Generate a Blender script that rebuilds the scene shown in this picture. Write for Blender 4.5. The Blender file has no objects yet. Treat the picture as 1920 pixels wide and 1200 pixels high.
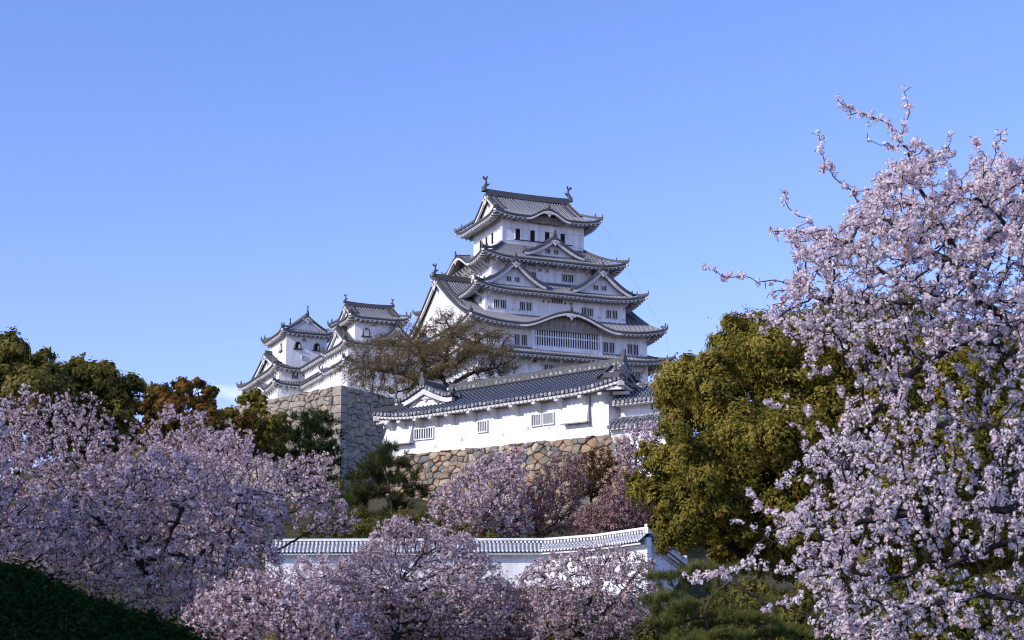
import bpy, math, random
import numpy as np
from math import radians, sin, cos, pi
rng = np.random.default_rng(7)
random.seed(7)
SC = bpy.context.scene
COL = SC.collection
R = radians

# ------------------------------------------------------------------ camera
FPX = 3160.0                                   # focal length in pixels of the 1920 px wide photograph
PITCH = math.atan(690 / FPX)
EYE = np.array([0.0, 0.0, 1.6])
cam = bpy.data.cameras.new('camera')
cam.sensor_width = 36
cam.lens = 36 * FPX / 1920
cam.clip_start, cam.clip_end = 0.1, 8000
cam.dof.use_dof = True
cam.dof.focus_distance = 110
cam.dof.aperture_fstop = 9
camo = bpy.data.objects.new('camera', cam)
COL.objects.link(camo)
camo.location = EYE
camo.rotation_euler = (pi / 2 + PITCH, 0, 0)
SC.camera = camo

# ------------------------------------------------------------------ light
SUN_AZ = R(55)          # measured from straight behind the camera towards its left
SUN_EL = R(28)
SUN = np.array([-sin(SUN_AZ) * cos(SUN_EL), -cos(SUN_AZ) * cos(SUN_EL), sin(SUN_EL)])
sl = bpy.data.lights.new('sun', 'SUN')
sl.energy = 2.5
sl.angle = R(0.53)
sl.color = (1.0, 0.93, 0.84)
so = bpy.data.objects.new('sun', sl)
COL.objects.link(so)
from mathutils import Vector
so.rotation_euler = Vector(SUN).to_track_quat('Z', 'Y').to_euler()

W = bpy.data.worlds.new('World')
SC.world = W
W.use_nodes = True
nt = W.node_tree
nt.nodes.clear()
def wn(t, **k):
    n = nt.nodes.new(t)
    for a, b in k.items(): setattr(n, a, b)
    return n
sky = wn('ShaderNodeTexSky', sky_type='NISHITA', sun_disc=False, sun_elevation=SUN_EL,
         sun_rotation=math.atan2(SUN[0], SUN[1]), altitude=2500, air_density=1.0, dust_density=0.3, ozone_density=3.0)
tint = wn('ShaderNodeMix', data_type='RGBA', blend_type='MULTIPLY')
tint.inputs[0].default_value = 1
tint.inputs[7].default_value = (1.02, 0.905, 1.2, 1)
SKY_TINT = tint.inputs[7]
zc = wn('ShaderNodeTexCoord')
zs = wn('ShaderNodeSeparateXYZ')
nt.links.new(zc.outputs['Generated'], zs.inputs[0])
zr_ = wn('ShaderNodeMapRange')
zr_.inputs['From Min'].default_value, zr_.inputs['From Max'].default_value = 0.12, 0.42
nt.links.new(zs.outputs[2], zr_.inputs['Value'])
tm_ = wn('ShaderNodeMix', data_type='RGBA')
tm_.inputs[6].default_value = (1.04, 0.86, 1.2, 1)
tm_.inputs[7].default_value = (0.96, 0.96, 1.2, 1)
nt.links.new(zr_.outputs[0], tm_.inputs[0])
nt.links.new(tm_.outputs[2], tint.inputs[7])
bg = wn('ShaderNodeBackground')
bg.inputs['Strength'].default_value = 0.15
wo = wn('ShaderNodeOutputWorld')
nt.links.new(sky.outputs[0], tint.inputs[6])
nt.links.new(bg.outputs[0], wo.inputs[0])
# one small fair-weather cloud low over the hill, left of the castle, as a part of the sky itself
geo = wn('ShaderNodeTexCoord')
def wmath(op, a, b=None, c=None):
    n = wn('ShaderNodeMath', operation=op)
    for i, x in enumerate((a, b, c)):
        if x is None: continue
        if isinstance(x, (int, float)): n.inputs[i].default_value = x
        else: nt.links.new(x, n.inputs[i])
    return n.outputs[0]
sepv = wn('ShaderNodeSeparateXYZ')
nt.links.new(geo.outputs['Generated'], sepv.inputs[0])
mp = wn('ShaderNodeMapping')
mp.inputs['Scale'].default_value = (60, 60, 110)
nt.links.new(geo.outputs['Generated'], mp.inputs[0])
nz = wn('ShaderNodeTexNoise')
nz.inputs['Scale'].default_value = 1.0
nz.inputs['Detail'].default_value = 6
nt.links.new(mp.outputs[0], nz.inputs['Vector'])
CLX, CLZ = -0.163, 0.1685
dx = wmath('DIVIDE', wmath('SUBTRACT', sepv.outputs[0], CLX), 0.022)
dz = wmath('DIVIDE', wmath('SUBTRACT', sepv.outputs[2], CLZ), 0.0062)
rad = wmath('ADD', wmath('MULTIPLY', dx, dx), wmath('MULTIPLY', dz, dz))
den = wmath('ADD', wmath('SUBTRACT', 1.0, rad), wmath('MULTIPLY', wmath('SUBTRACT', nz.outputs[0], 0.5), 3.2))
front = wmath('GREATER_THAN', sepv.outputs[1], 0.0)
cl = wmath('MULTIPLY', wmath('MINIMUM', wmath('MAXIMUM', wmath('MULTIPLY', den, 0.5), 0.0), 0.6), front)
cmix = wn('ShaderNodeMix', data_type='RGBA')
nt.links.new(cl, cmix.inputs[0])
nt.links.new(tint.outputs[2], cmix.inputs[6])
cmix.inputs[7].default_value = (4.3, 4.5, 6.9, 1)
nt.links.new(cmix.outputs[2], bg.inputs[0])

SC.view_settings.view_transform = 'Standard'
SC.view_settings.look = 'None'
SC.view_settings.exposure = 0.72
SC.view_settings.gamma = 1.0
SC.view_settings.use_curve_mapping = False
SC.cycles.max_bounces = 6
SC.cycles.diffuse_bounces = 3
SC.cycles.glossy_bounces = 2
SC.cycles.transmission_bounces = 3
SC.cycles.transparent_max_bounces = 4
SC.cycles.pixel_filter_type = 'BLACKMAN_HARRIS'
SC.cycles.filter_width = 1.1
SC.cycles.use_denoising = True
SC.cycles.denoiser = 'OPENIMAGEDENOISE'

# ------------------------------------------------------------------ measuring: a pixel of the photograph as a ray
cp, sp = cos(PITCH), sin(PITCH)
def ray(px, py):
    Y = 600 - py
    return np.array([px - 960.0, FPX * cp - Y * sp, FPX * sp + Y * cp])
def at(px, py, D):
    r = ray(px, py)
    return EYE + r * (D / r[1])
def atz(px, py, z):
    r = ray(px, py)
    return EYE + r * ((z - EYE[2]) / r[2])
def isect(px, py, n, d):
    r = ray(px, py)
    return EYE + r * ((d - n @ EYE) / (n @ r))

# ------------------------------------------------------------------ objects
def tag(o, label=None, cat=None, group=None, kind=None):
    if label: o['label'] = label
    if cat: o['category'] = cat
    if group: o['group'] = group
    if kind: o['kind'] = kind
    return o
def empty(name, loc, rz=0.0, label=None, cat=None, group=None):
    o = bpy.data.objects.new(name, None)
    COL.objects.link(o)
    o.location = loc
    o.rotation_euler = (0, 0, rz)
    o.empty_display_size = 0.5
    return tag(o, label, cat, group)

class MB:
    """collects faces and links them as ONE mesh object"""
    def __init__(s):
        s.v, s.f, s.n, s.a, s.uv = [], [], 0, [], []
    def add(s, v, f, m=0, smooth=False, tint=0.5, uv=None):
        v = np.asarray(v, float).reshape(-1, 3)
        f = np.asarray(f, int)
        if len(v) == 0 or f.size == 0: return
        s.v.append(v)
        s.f.append((f + s.n, m, smooth))
        s.a.append(np.full(len(v), tint, float) if np.isscalar(tint) else np.asarray(tint, float))
        s.uv.append(np.zeros((len(v), 2)) if uv is None else np.asarray(uv, float))
        s.n += len(v)
    def box(s, x0, x1, y0, y1, z0, z1, m=0, tint=0.5):
        v = [(x, y, z) for x in (x0, x1) for y in (y0, y1) for z in (z0, z1)]
        s.add(v, [(0, 1, 3, 2), (4, 6, 7, 5), (0, 4, 5, 1), (2, 3, 7, 6), (0, 2, 6, 4), (1, 5, 7, 3)], m, tint=tint)
    def obox(s, c, ax, ay, az, m=0, tint=0.5):
        c, ax, ay, az = (np.asarray(q, float) for q in (c, ax, ay, az))
        v = [c + i * ax + j * ay + k * az for i in (-1, 1) for j in (-1, 1) for k in (-1, 1)]
        s.add(v, [(0, 1, 3, 2), (4, 6, 7, 5), (0, 4, 5, 1), (2, 3, 7, 6), (0, 2, 6, 4), (1, 5, 7, 3)], m, tint=tint)
    def grid(s, P, m=0, smooth=False, uv=None, tint=0.5, flip=False):
        P = np.asarray(P, float)
        a, b = P.shape[:2]
        i = np.arange(a * b).reshape(a, b)
        f = np.stack([i[:-1, :-1], i[1:, :-1], i[1:, 1:], i[:-1, 1:]], -1).reshape(-1, 4)
        if flip: f = f[:, ::-1]
        s.add(P.reshape(-1, 3), f, m, smooth, tint=tint, uv=None if uv is None else np.asarray(uv).reshape(-1, 2))
    def sweep(s, path, w, h, m=0, side=None, z0=0.0, tint=0.5):
        """rectangular bar along a path; w across, h up"""
        p = np.asarray(path, float)
        t = np.gradient(p, axis=0)
        t /= np.linalg.norm(t, axis=1)[:, None]
        up = np.array([0, 0, 1.0])
        sd = np.cross(t, up) if side is None else np.repeat([np.asarray(side, float)], len(p), 0)
        sd /= np.maximum(np.linalg.norm(sd, axis=1)[:, None], 1e-6)
        u2 = np.cross(sd, t)
        u2 /= np.maximum(np.linalg.norm(u2, axis=1)[:, None], 1e-6)
        u2 *= np.sign(u2[:, 2:3] + 1e-9)
        ring = [p - sd * w / 2 + u2 * z0, p + sd * w / 2 + u2 * z0, p + sd * w / 2 + u2 * (z0 + h), p - sd * w / 2 + u2 * (z0 + h)]
        P = np.stack(ring, 1)
        n = len(p)
        i = np.arange(n * 4).reshape(n, 4)
        f = []
        for k in range(4):
            f.append(np.stack([i[:-1, k], i[:-1, (k + 1) % 4], i[1:, (k + 1) % 4], i[1:, k]], -1))
        f = np.concatenate(f + [i[:1], i[-1:, ::-1]])
        s.add(P.reshape(-1, 3), f, m, tint=tint)
    def tube(s, path, rad, k=6, m=0, smooth=True, tint=0.5):
        p = np.asarray(path, float)
        rad = np.broadcast_to(np.asarray(rad, float), (len(p),))
        t = np.gradient(p, axis=0)
        t /= np.linalg.norm(t, axis=1)[:, None]
        ref = np.array([0.3, 0.2, 0.93]) if abs(t[0][2]) < 0.8 else np.array([1.0, 0.1, 0])
        a = np.cross(t, ref); a /= np.linalg.norm(a, axis=1)[:, None]
        b = np.cross(t, a)
        th = np.arange(k) * 2 * pi / k
        P = p[:, None] + rad[:, None, None] * (a[:, None] * np.cos(th)[None, :, None] + b[:, None] * np.sin(th)[None, :, None])
        n = len(p)
        i = np.arange(n * k).reshape(n, k)
        f = np.concatenate([np.stack([i[:-1, j], i[:-1, (j + 1) % k], i[1:, (j + 1) % k], i[1:, j]], -1) for j in range(k)])
        s.add(P.reshape(-1, 3), f, m, smooth, tint=tint)
    def discs(s, c, nrm, up, r, th=0.06, k=7, m=0, tint=0.5):
        c = np.asarray(c, float).reshape(-1, 3)
        nrm = np.broadcast_to(np.asarray(nrm, float), c.shape)
        up = np.broadcast_to(np.asarray(up, float), c.shape)
        sd = np.cross(nrm, up)
        an = np.arange(k) * 2 * pi / k
        ring = c[:, None] + r * (sd[:, None] * np.cos(an)[None, :, None] + up[:, None] * np.sin(an)[None, :, None])
        P = np.concatenate([ring + nrm[:, None] * th, ring - nrm[:, None] * th], 1)
        N = len(c)
        base = (np.arange(N) * 2 * k)[:, None]
        s.add(P.reshape(-1, 3), base + np.arange(k)[None], m, tint=tint)
        side = np.stack([np.stack([base[:, 0] + j, base[:, 0] + k + j, base[:, 0] + k + (j + 1) % k, base[:, 0] + (j + 1) % k], -1) for j in range(k)], 1).reshape(-1, 4)
        s.f.append((side + s.n - len(P.reshape(-1, 3)), m, False))
    def poly(s, pts, m=0, tint=0.5):
        s.add(pts, [list(range(len(pts)))], m, tint=tint)
    def prism(s, prof, e, m=0, tint=0.5):
        """closed outline pushed along vector e"""
        p = np.asarray(prof, float); n = len(p)
        v = np.concatenate([p, p + np.asarray(e, float)])
        s.add(v, [list(range(n))], m, tint=tint)
        s.f.append((np.array([list(range(2 * n - 1, n - 1, -1))]) + s.n - 2 * n, m, False))
        s.f.append((np.array([(j, j + n, (j + 1) % n + n, (j + 1) % n) for j in range(n)]) + s.n - 2 * n, m, False))
    def build(s, name, mats, parent=None, off=None, loc=None):
        if not s.v: return None
        V = np.concatenate(s.v)
        if off is not None: V = V - np.asarray(off, float)
        me = bpy.data.meshes.new(name)
        me.vertices.add(len(V))
        me.vertices.foreach_set('co', V.astype(np.float32).ravel())
        tot = np.concatenate([np.full(len(f), f.shape[1]) for f, _, _ in s.f])
        lv = np.concatenate([f.ravel() for f, _, _ in s.f])
        mi = np.concatenate([np.full(len(f), m) for f, m, _ in s.f])
        sm = np.concatenate([np.full(len(f), x) for f, _, x in s.f])
        me.loops.add(len(lv))
        me.loops.foreach_set('vertex_index', lv.astype(np.int32))
        me.polygons.add(len(tot))
        me.polygons.foreach_set('loop_start', np.concatenate([[0], np.cumsum(tot)[:-1]]).astype(np.int32))
        me.polygons.foreach_set('material_index', mi.astype(np.int32))
        me.polygons.foreach_set('use_smooth', sm.astype(bool))
        at_ = me.attributes.new('tint', 'FLOAT', 'POINT')
        at_.data.foreach_set('value', np.concatenate(s.a).astype(np.float32))
        uv = np.concatenate(s.uv)
        if np.any(uv):
            ul = me.attributes.new('roll', 'FLOAT_VECTOR', 'POINT')
            ul.data.foreach_set('vector', np.concatenate([uv, np.zeros((len(uv), 1))], 1).astype(np.float32).ravel())
        for m in (mats if isinstance(mats, (list, tuple)) else [mats]): me.materials.append(m)
        me.update(calc_edges=True)
        o = bpy.data.objects.new(name, me)
        COL.objects.link(o)
        if parent: o.parent = parent
        if loc is not None: o.location = loc
        return o

# ------------------------------------------------------------------ materials
class NT:
    def __init__(s, name):
        s.m = bpy.data.materials.new(name)
        s.m.use_nodes = True
        s.t = s.m.node_tree
        s.t.nodes.clear()
        s.out = s.t.nodes.new('ShaderNodeOutputMaterial')
    def n(s, t, ins=None, **k):
        n = s.t.nodes.new(t)
        for a, b in k.items(): setattr(n, a, b)
        for a, b in (ins or {}).items():
            if hasattr(b, 'is_linked'): s.t.links.new(b, n.inputs[a])
            else: n.inputs[a].default_value = b
        return n
    def math(s, op, a, b=0.0, c=0.0):
        n = s.n('ShaderNodeMath', operation=op)
        for i, x in enumerate((a, b, c)):
            if hasattr(x, 'is_linked'): s.t.links.new(x, n.inputs[i])
            else: n.inputs[i].default_value = x
        return n.outputs[0]
    def ramp(s, fac, stops):
        r = s.n('ShaderNodeValToRGB', {'Fac': fac})
        e = r.color_ramp.elements
        while len(e) < len(stops): e.new(0.5)
        for i, (p, c) in enumerate(stops):
            e[i].position = p
            e[i].color = (*c, 1) if len(c) == 3 else c
        return r.outputs[0]
    def noise(s, scale, detail=3, vec=None, rough=0.55):
        ins = {'Scale': scale, 'Detail': detail, 'Roughness': rough}
        if vec is not None: ins['Vector'] = vec
        return s.n('ShaderNodeTexNoise', ins).outputs[0]
    def obj(s, scale=(1, 1, 1)):
        tc = s.n('ShaderNodeTexCoord')
        return s.n('ShaderNodeMapping', {'Vector': tc.outputs['Object'], 'Scale': scale}).outputs[0]
    def attr(s, name):
        return s.n('ShaderNodeAttribute', attribute_name=name)
    def mix(s, f, a, b, mode='MIX'):
        n = s.n('ShaderNodeMix', data_type='RGBA', blend_type=mode)
        for i, x in ((0, f), (6, a), (7, b)):
            if hasattr(x, 'is_linked'): s.t.links.new(x, n.inputs[i])
            else: n.inputs[i].default_value = (*x, 1) if isinstance(x, tuple) and len(x) == 3 else x
        return n.outputs[2]
    def bump(s, h, strength=0.3, dist=0.05):
        return s.n('ShaderNodeBump', {'Height': h, 'Strength': strength, 'Distance': dist}).outputs[0]
    def done(s, col, rough=0.8, spec=0.3, normal=None, transl=0.0):
        p = s.n('ShaderNodeBsdfPrincipled')
        for k, v in (('Base Color', col), ('Roughness', rough), ('Specular IOR Level', spec)):
            if hasattr(v, 'is_linked'): s.t.links.new(v, p.inputs[k])
            else: p.inputs[k].default_value = (*v, 1) if isinstance(v, tuple) else v
        if normal is not None: s.t.links.new(normal, p.inputs['Normal'])
        res = p.outputs[0]
        if transl:
            t = s.n('ShaderNodeBsdfTranslucent')
            if hasattr(col, 'is_linked'): s.t.links.new(col, t.inputs[0])
            else: t.inputs[0].default_value = (*col, 1)
            res = s.n('ShaderNodeMixShader', {0: transl, 1: res, 2: t.outputs[0]}).outputs[0]
        s.t.links.new(res, s.out.inputs[0])
        return s.m
    def leafy(s, col, transl=0.35):
        d = s.n('ShaderNodeBsdfDiffuse', {'Color': col}).outputs[0]
        t = s.n('ShaderNodeBsdfTranslucent', {'Color': col}).outputs[0]
        res = s.n('ShaderNodeMixShader', {0: transl, 1: d, 2: t}).outputs[0]
        s.t.links.new(res, s.out.inputs[0])
        return s.m

def plaster(name, base, dark, amt):
    m = NT(name)
    v = m.obj((0.9, 0.9, 0.16))
    a = m.noise(1.6, 6, v, 0.65)
    b = m.noise(7.0, 4, m.obj((1, 1, 0.6)))
    f = m.math('MULTIPLY', m.math('ADD', m.math('MULTIPLY', a, 0.75), m.math('MULTIPLY', b, 0.25)), 1.0)
    c = m.ramp(f, [(0.38, tuple(d * (1 - amt) + x * amt for d, x in zip(base, dark))), (0.56, base)])
    return m.done(c, 0.85, 0.15, m.bump(m.noise(18, 3), 0.12, 0.02))
MAT = {}
MAT['plaster'] = plaster('white_plaster', (0.84, 0.83, 0.82), (0.50, 0.48, 0.46), 0.55)
MAT['keep_plaster'] = plaster('weathered_white_plaster', (0.84, 0.84, 0.84), (0.46, 0.44, 0.43), 0.6)
MAT['trim'] = plaster('plastered_trim', (0.66, 0.645, 0.62), (0.42, 0.38, 0.34), 0.5)

def tiles(name, dark, lite, grout, band, amount):
    m = NT(name)
    r = m.attr('roll')
    sx = m.n('ShaderNodeSeparateXYZ', {0: r.outputs['Vector']})
    ph, sl_ = sx.outputs[0], sx.outputs[1]
    nz_ = m.noise(2.2, 5, m.obj((1, 1, 1)))
    col = m.mix(m.math('MULTIPLY', nz_, 1.0), dark, lite)
    fr = m.math('FRACT', m.math('DIVIDE', sl_, band))
    n2 = m.noise(9, 3, m.obj())
    lim = m.math('MULTIPLY', n2, amount * 2)
    seam = m.math('LESS_THAN', fr, lim)
    phf = m.math('FRACT', ph)
    on = m.math('MULTIPLY', m.math('GREATER_THAN', phf, 0.2), m.math('LESS_THAN', phf, 0.8))
    f = m.math('MULTIPLY', seam, on)
    c = m.mix(m.math('MULTIPLY', f, 0.85), col, grout)
    return m.done(c, 0.55, 0.35, m.bump(n2, 0.25, 0.03))
MAT['tile'] = tiles('grey_roof_tile', (0.036, 0.041, 0.056), (0.095, 0.10, 0.124), (0.46, 0.46, 0.48), 0.40, 0.42)
MAT['tile_blue'] = tiles('blue_grey_roof_tile', (0.045, 0.05, 0.065), (0.11, 0.115, 0.135), (0.40, 0.41, 0.43), 0.30, 0.24)
MAT['tile_white'] = tiles('limewashed_roof_tile', (0.10, 0.10, 0.12), (0.2, 0.2, 0.22), (0.74, 0.73, 0.72), 0.22, 0.72)
m = NT('dark_ridge_tile')
MAT['ridge'] = m.done(m.mix(m.noise(5, 5, m.obj()), (0.035, 0.036, 0.042), (0.14, 0.13, 0.125)), 0.6, 0.3)
m = NT('eave_end_tile')
MAT['ridge_cap'] = m.done(m.mix(m.noise(3, 4, m.obj()), (0.05, 0.052, 0.06), (0.16, 0.155, 0.155)), 0.6, 0.3)
m = NT('ridge_tile_with_lime')
MAT['ridge_lime'] = m.done(m.mix(m.math('GREATER_THAN', m.noise(4.5, 4, m.obj()), 0.53), (0.13, 0.13, 0.14), (0.36, 0.355, 0.35)), 0.7, 0.2)
m = NT('dark_opening')
MAT['dark'] = m.done(m.mix(m.noise(3, 2, m.obj()), (0.012, 0.012, 0.016), (0.035, 0.034, 0.04)), 0.9, 0.1)
m = NT('black_lacquer')
MAT['lacquer'] = m.done(m.mix(m.noise(6, 2, m.obj()), (0.01, 0.01, 0.012), (0.03, 0.028, 0.026)), 0.4, 0.4)
m = NT('gilt_metal')
MAT['gilt'] = m.done(m.mix(m.noise(6, 2, m.obj()), (0.5, 0.36, 0.1), (0.7, 0.55, 0.22)), 0.35, 0.5)
m = NT('grey_timber_and_eave_shade')
MAT['timber'] = m.done(m.ramp(m.noise(3, 5, m.obj((1, 1, 0.2))), [(0.3, (0.20, 0.17, 0.15)), (0.7, (0.38, 0.34, 0.31))]), 0.85, 0.15)  # timber parts, and soffits whose grey stands in for eave shade

def stone(name, stops, mul=1.0):
    m = NT(name)
    t = m.attr('tint').outputs['Fac']
    c = m.ramp(t, stops)
    n1 = m.noise(2.4, 6, m.obj(), 0.65)
    n2 = m.noise(11, 5, m.obj(), 0.7)
    c = m.mix(0.75, c, m.ramp(n1, [(0.3, (0.38, 0.36, 0.34)), (0.62, (1, 1, 1))]), 'MULTIPLY')
    c = m.mix(m.math('MULTIPLY', m.math('GREATER_THAN', n2, 0.66), 0.35), c, (0.07, 0.065, 0.05))
    return m.done(c, 0.9, 0.15, m.bump(m.math('ADD', n1, n2), 0.55, 0.06))
MAT['stone'] = stone('rampart_stone', [(0.0, (0.26, 0.235, 0.20)), (0.35, (0.36, 0.315, 0.25)), (0.7, (0.43, 0.365, 0.275)), (0.85, (0.32, 0.30, 0.27)), (1.0, (0.48, 0.36, 0.235))])
MAT['stone_warm'] = stone('warm_field_stone', [(0.0, (0.19, 0.19, 0.18)), (0.3, (0.34, 0.27, 0.19)), (0.55, (0.46, 0.35, 0.22)), (0.8, (0.38, 0.24, 0.15)), (1.0, (0.50, 0.42, 0.30))])
m = NT('stone_joint')
MAT['joint'] = m.done(m.mix(m.noise(4, 4, m.obj()), (0.06, 0.052, 0.042), (0.13, 0.11, 0.085)), 0.95, 0.05)
m = NT('coursed_stone')
vo = m.n('ShaderNodeTexVoronoi', {'Scale': 0.9, 'Vector': m.obj()}, feature='DISTANCE_TO_EDGE')
vc = m.n('ShaderNodeTexVoronoi', {'Scale': 0.9, 'Vector': m.obj()})
c = m.mix(vc.outputs['Distance'], (0.22, 0.2, 0.17), (0.40, 0.35, 0.28))
c = m.mix(m.math('LESS_THAN', vo.outputs[0], 0.05), c, (0.04, 0.036, 0.03))
MAT['base_stone'] = m.done(c, 0.9, 0.1, m.bump(vo.outputs[0], 0.5, 0.2))
m = NT('hill_ground')
c = m.ramp(m.noise(0.35, 7, m.obj(), 0.65), [(0.3, (0.03, 0.032, 0.014)), (0.5, (0.065, 0.06, 0.032)), (0.7, (0.12, 0.10, 0.065))])
MAT['ground'] = m.done(c, 0.95, 0.05, m.bump(m.noise(3, 6, m.obj()), 0.6, 0.2))

def bark(name, a, b):
    m = NT(name)
    return m.done(m.ramp(m.noise(6, 6, m.obj((1, 1, 0.35)), 0.7), [(0.3, a), (0.7, b)]), 0.9, 0.1, m.bump(m.noise(14, 5, m.obj((1, 1, 0.3))), 0.5, 0.03))
MAT['bark'] = bark('dark_cherry_bark', (0.022, 0.018, 0.018), (0.075, 0.06, 0.055))
MAT['bark_pale'] = bark('pale_lichened_bark', (0.05, 0.042, 0.03), (0.19, 0.155, 0.105))
MAT['bark_pine'] = bark('pine_bark', (0.035, 0.025, 0.02), (0.13, 0.09, 0.065))
def leaf(name, stops, tr=0.3):
    m = NT(name)
    return m.leafy(m.ramp(m.attr('tint').outputs['Fac'], stops), tr)
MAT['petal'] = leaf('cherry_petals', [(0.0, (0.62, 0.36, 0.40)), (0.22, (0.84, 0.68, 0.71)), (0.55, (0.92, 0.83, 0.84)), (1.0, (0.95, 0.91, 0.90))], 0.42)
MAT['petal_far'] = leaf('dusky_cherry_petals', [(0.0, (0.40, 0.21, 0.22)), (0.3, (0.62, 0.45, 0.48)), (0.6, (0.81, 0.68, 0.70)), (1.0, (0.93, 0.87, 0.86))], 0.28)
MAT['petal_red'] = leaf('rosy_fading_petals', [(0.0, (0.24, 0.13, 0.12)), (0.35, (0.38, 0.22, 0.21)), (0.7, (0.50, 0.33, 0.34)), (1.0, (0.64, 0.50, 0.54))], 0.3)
MAT['bronze'] = leaf('bronze_young_leaves', [(0.0, (0.10, 0.032, 0.025)), (0.6, (0.22, 0.085, 0.05)), (1.0, (0.17, 0.13, 0.035))], 0.4)
MAT['camphor'] = leaf('olive_camphor_leaves', [(0.0, (0.075, 0.072, 0.014)), (0.5, (0.235, 0.20, 0.038)), (0.85, (0.38, 0.30, 0.065)), (0.95, (0.30, 0.19, 0.04)), (1.0, (0.38, 0.08, 0.03))], 0.36)
MAT['camphor_dark'] = leaf('deep_green_camphor_leaves', [(0.0, (0.045, 0.050, 0.014)), (0.5, (0.15, 0.142, 0.036)), (0.85, (0.26, 0.215, 0.055)), (1.0, (0.26, 0.10, 0.03))], 0.36)
MAT['camphor_rust'] = leaf('rust_tipped_camphor_leaves', [(0.0, (0.055, 0.055, 0.014)), (0.4, (0.13, 0.105, 0.025)), (0.7, (0.22, 0.125, 0.035)), (1.0, (0.30, 0.12, 0.04))], 0.36)
MAT['needle'] = leaf('pine_needles', [(0.0, (0.035, 0.045, 0.012)), (0.6, (0.115, 0.13, 0.034)), (1.0, (0.27, 0.26, 0.072))], 0.2)
MAT['needle_dark'] = leaf('dark_pine_needles', [(0.0, (0.012, 0.024, 0.010)), (0.6, (0.030, 0.050, 0.016)), (1.0, (0.06, 0.08, 0.025))], 0.15)
MAT['needle_mid'] = leaf('olive_pine_needles', [(0.0, (0.018, 0.028, 0.010)), (0.6, (0.055, 0.066, 0.020)), (1.0, (0.12, 0.12, 0.034))], 0.15)
MAT['hedge'] = leaf('dark_hedge_leaves', [(0.0, (0.008, 0.022, 0.008)), (0.6, (0.018, 0.045, 0.012)), (1.0, (0.04, 0.075, 0.018))], 0.2)
MAT['bud'] = leaf('brown_spring_buds', [(0.0, (0.12, 0.086, 0.042)), (0.5, (0.24, 0.176, 0.085)), (1.0, (0.33, 0.255, 0.125))], 0.25)
MAT['brown_leaf'] = leaf('russet_shrub_leaves', [(0.0, (0.06, 0.03, 0.015)), (0.5, (0.13, 0.065, 0.03)), (1.0, (0.2, 0.11, 0.05))], 0.3)

# ------------------------------------------------------------------ Japanese castle architecture
UX = np.array([cos(R(23.3)), sin(R(23.3)), 0]); VX = np.array([-sin(R(23.3)), cos(R(23.3)), 0])
PH = np.array([0, .27, .34, .5, .66, .73]); HT = np.array([0, 0, .75, 1, .75, 0])
def rollx(x0, x1, pitch, fine=True):
    """positions across a tiled slope and the height of the round cover tiles there"""
    n = max(1, int(round((x1 - x0) / pitch)))
    p = (x1 - x0) / n
    if not fine:
        x = np.linspace(x0, x1, max(2, n // 3)); return x, np.zeros(len(x)), x / p
    xs = (x0 + p * (np.arange(n)[:, None] + PH[None])).ravel()
    hs = np.tile(HT, n)
    return np.append(xs, x1), np.append(hs, 0), np.append((np.arange(n)[:, None] + PH[None]).ravel(), n)
def curve(t, sag):
    return t * (1 - sag) + sag * t * t
def liftc(q):
    return np.maximum(0, (np.abs(q) - 0.5) / 0.5) ** 2.4
def kbump(x, k):
    if not k: return 0 * x
    q = np.clip(np.abs(x - k[0]) / k[1], 0, 1)
    return k[2] * (0.5 * (1 + np.cos(pi * q))) ** 0.85

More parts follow.
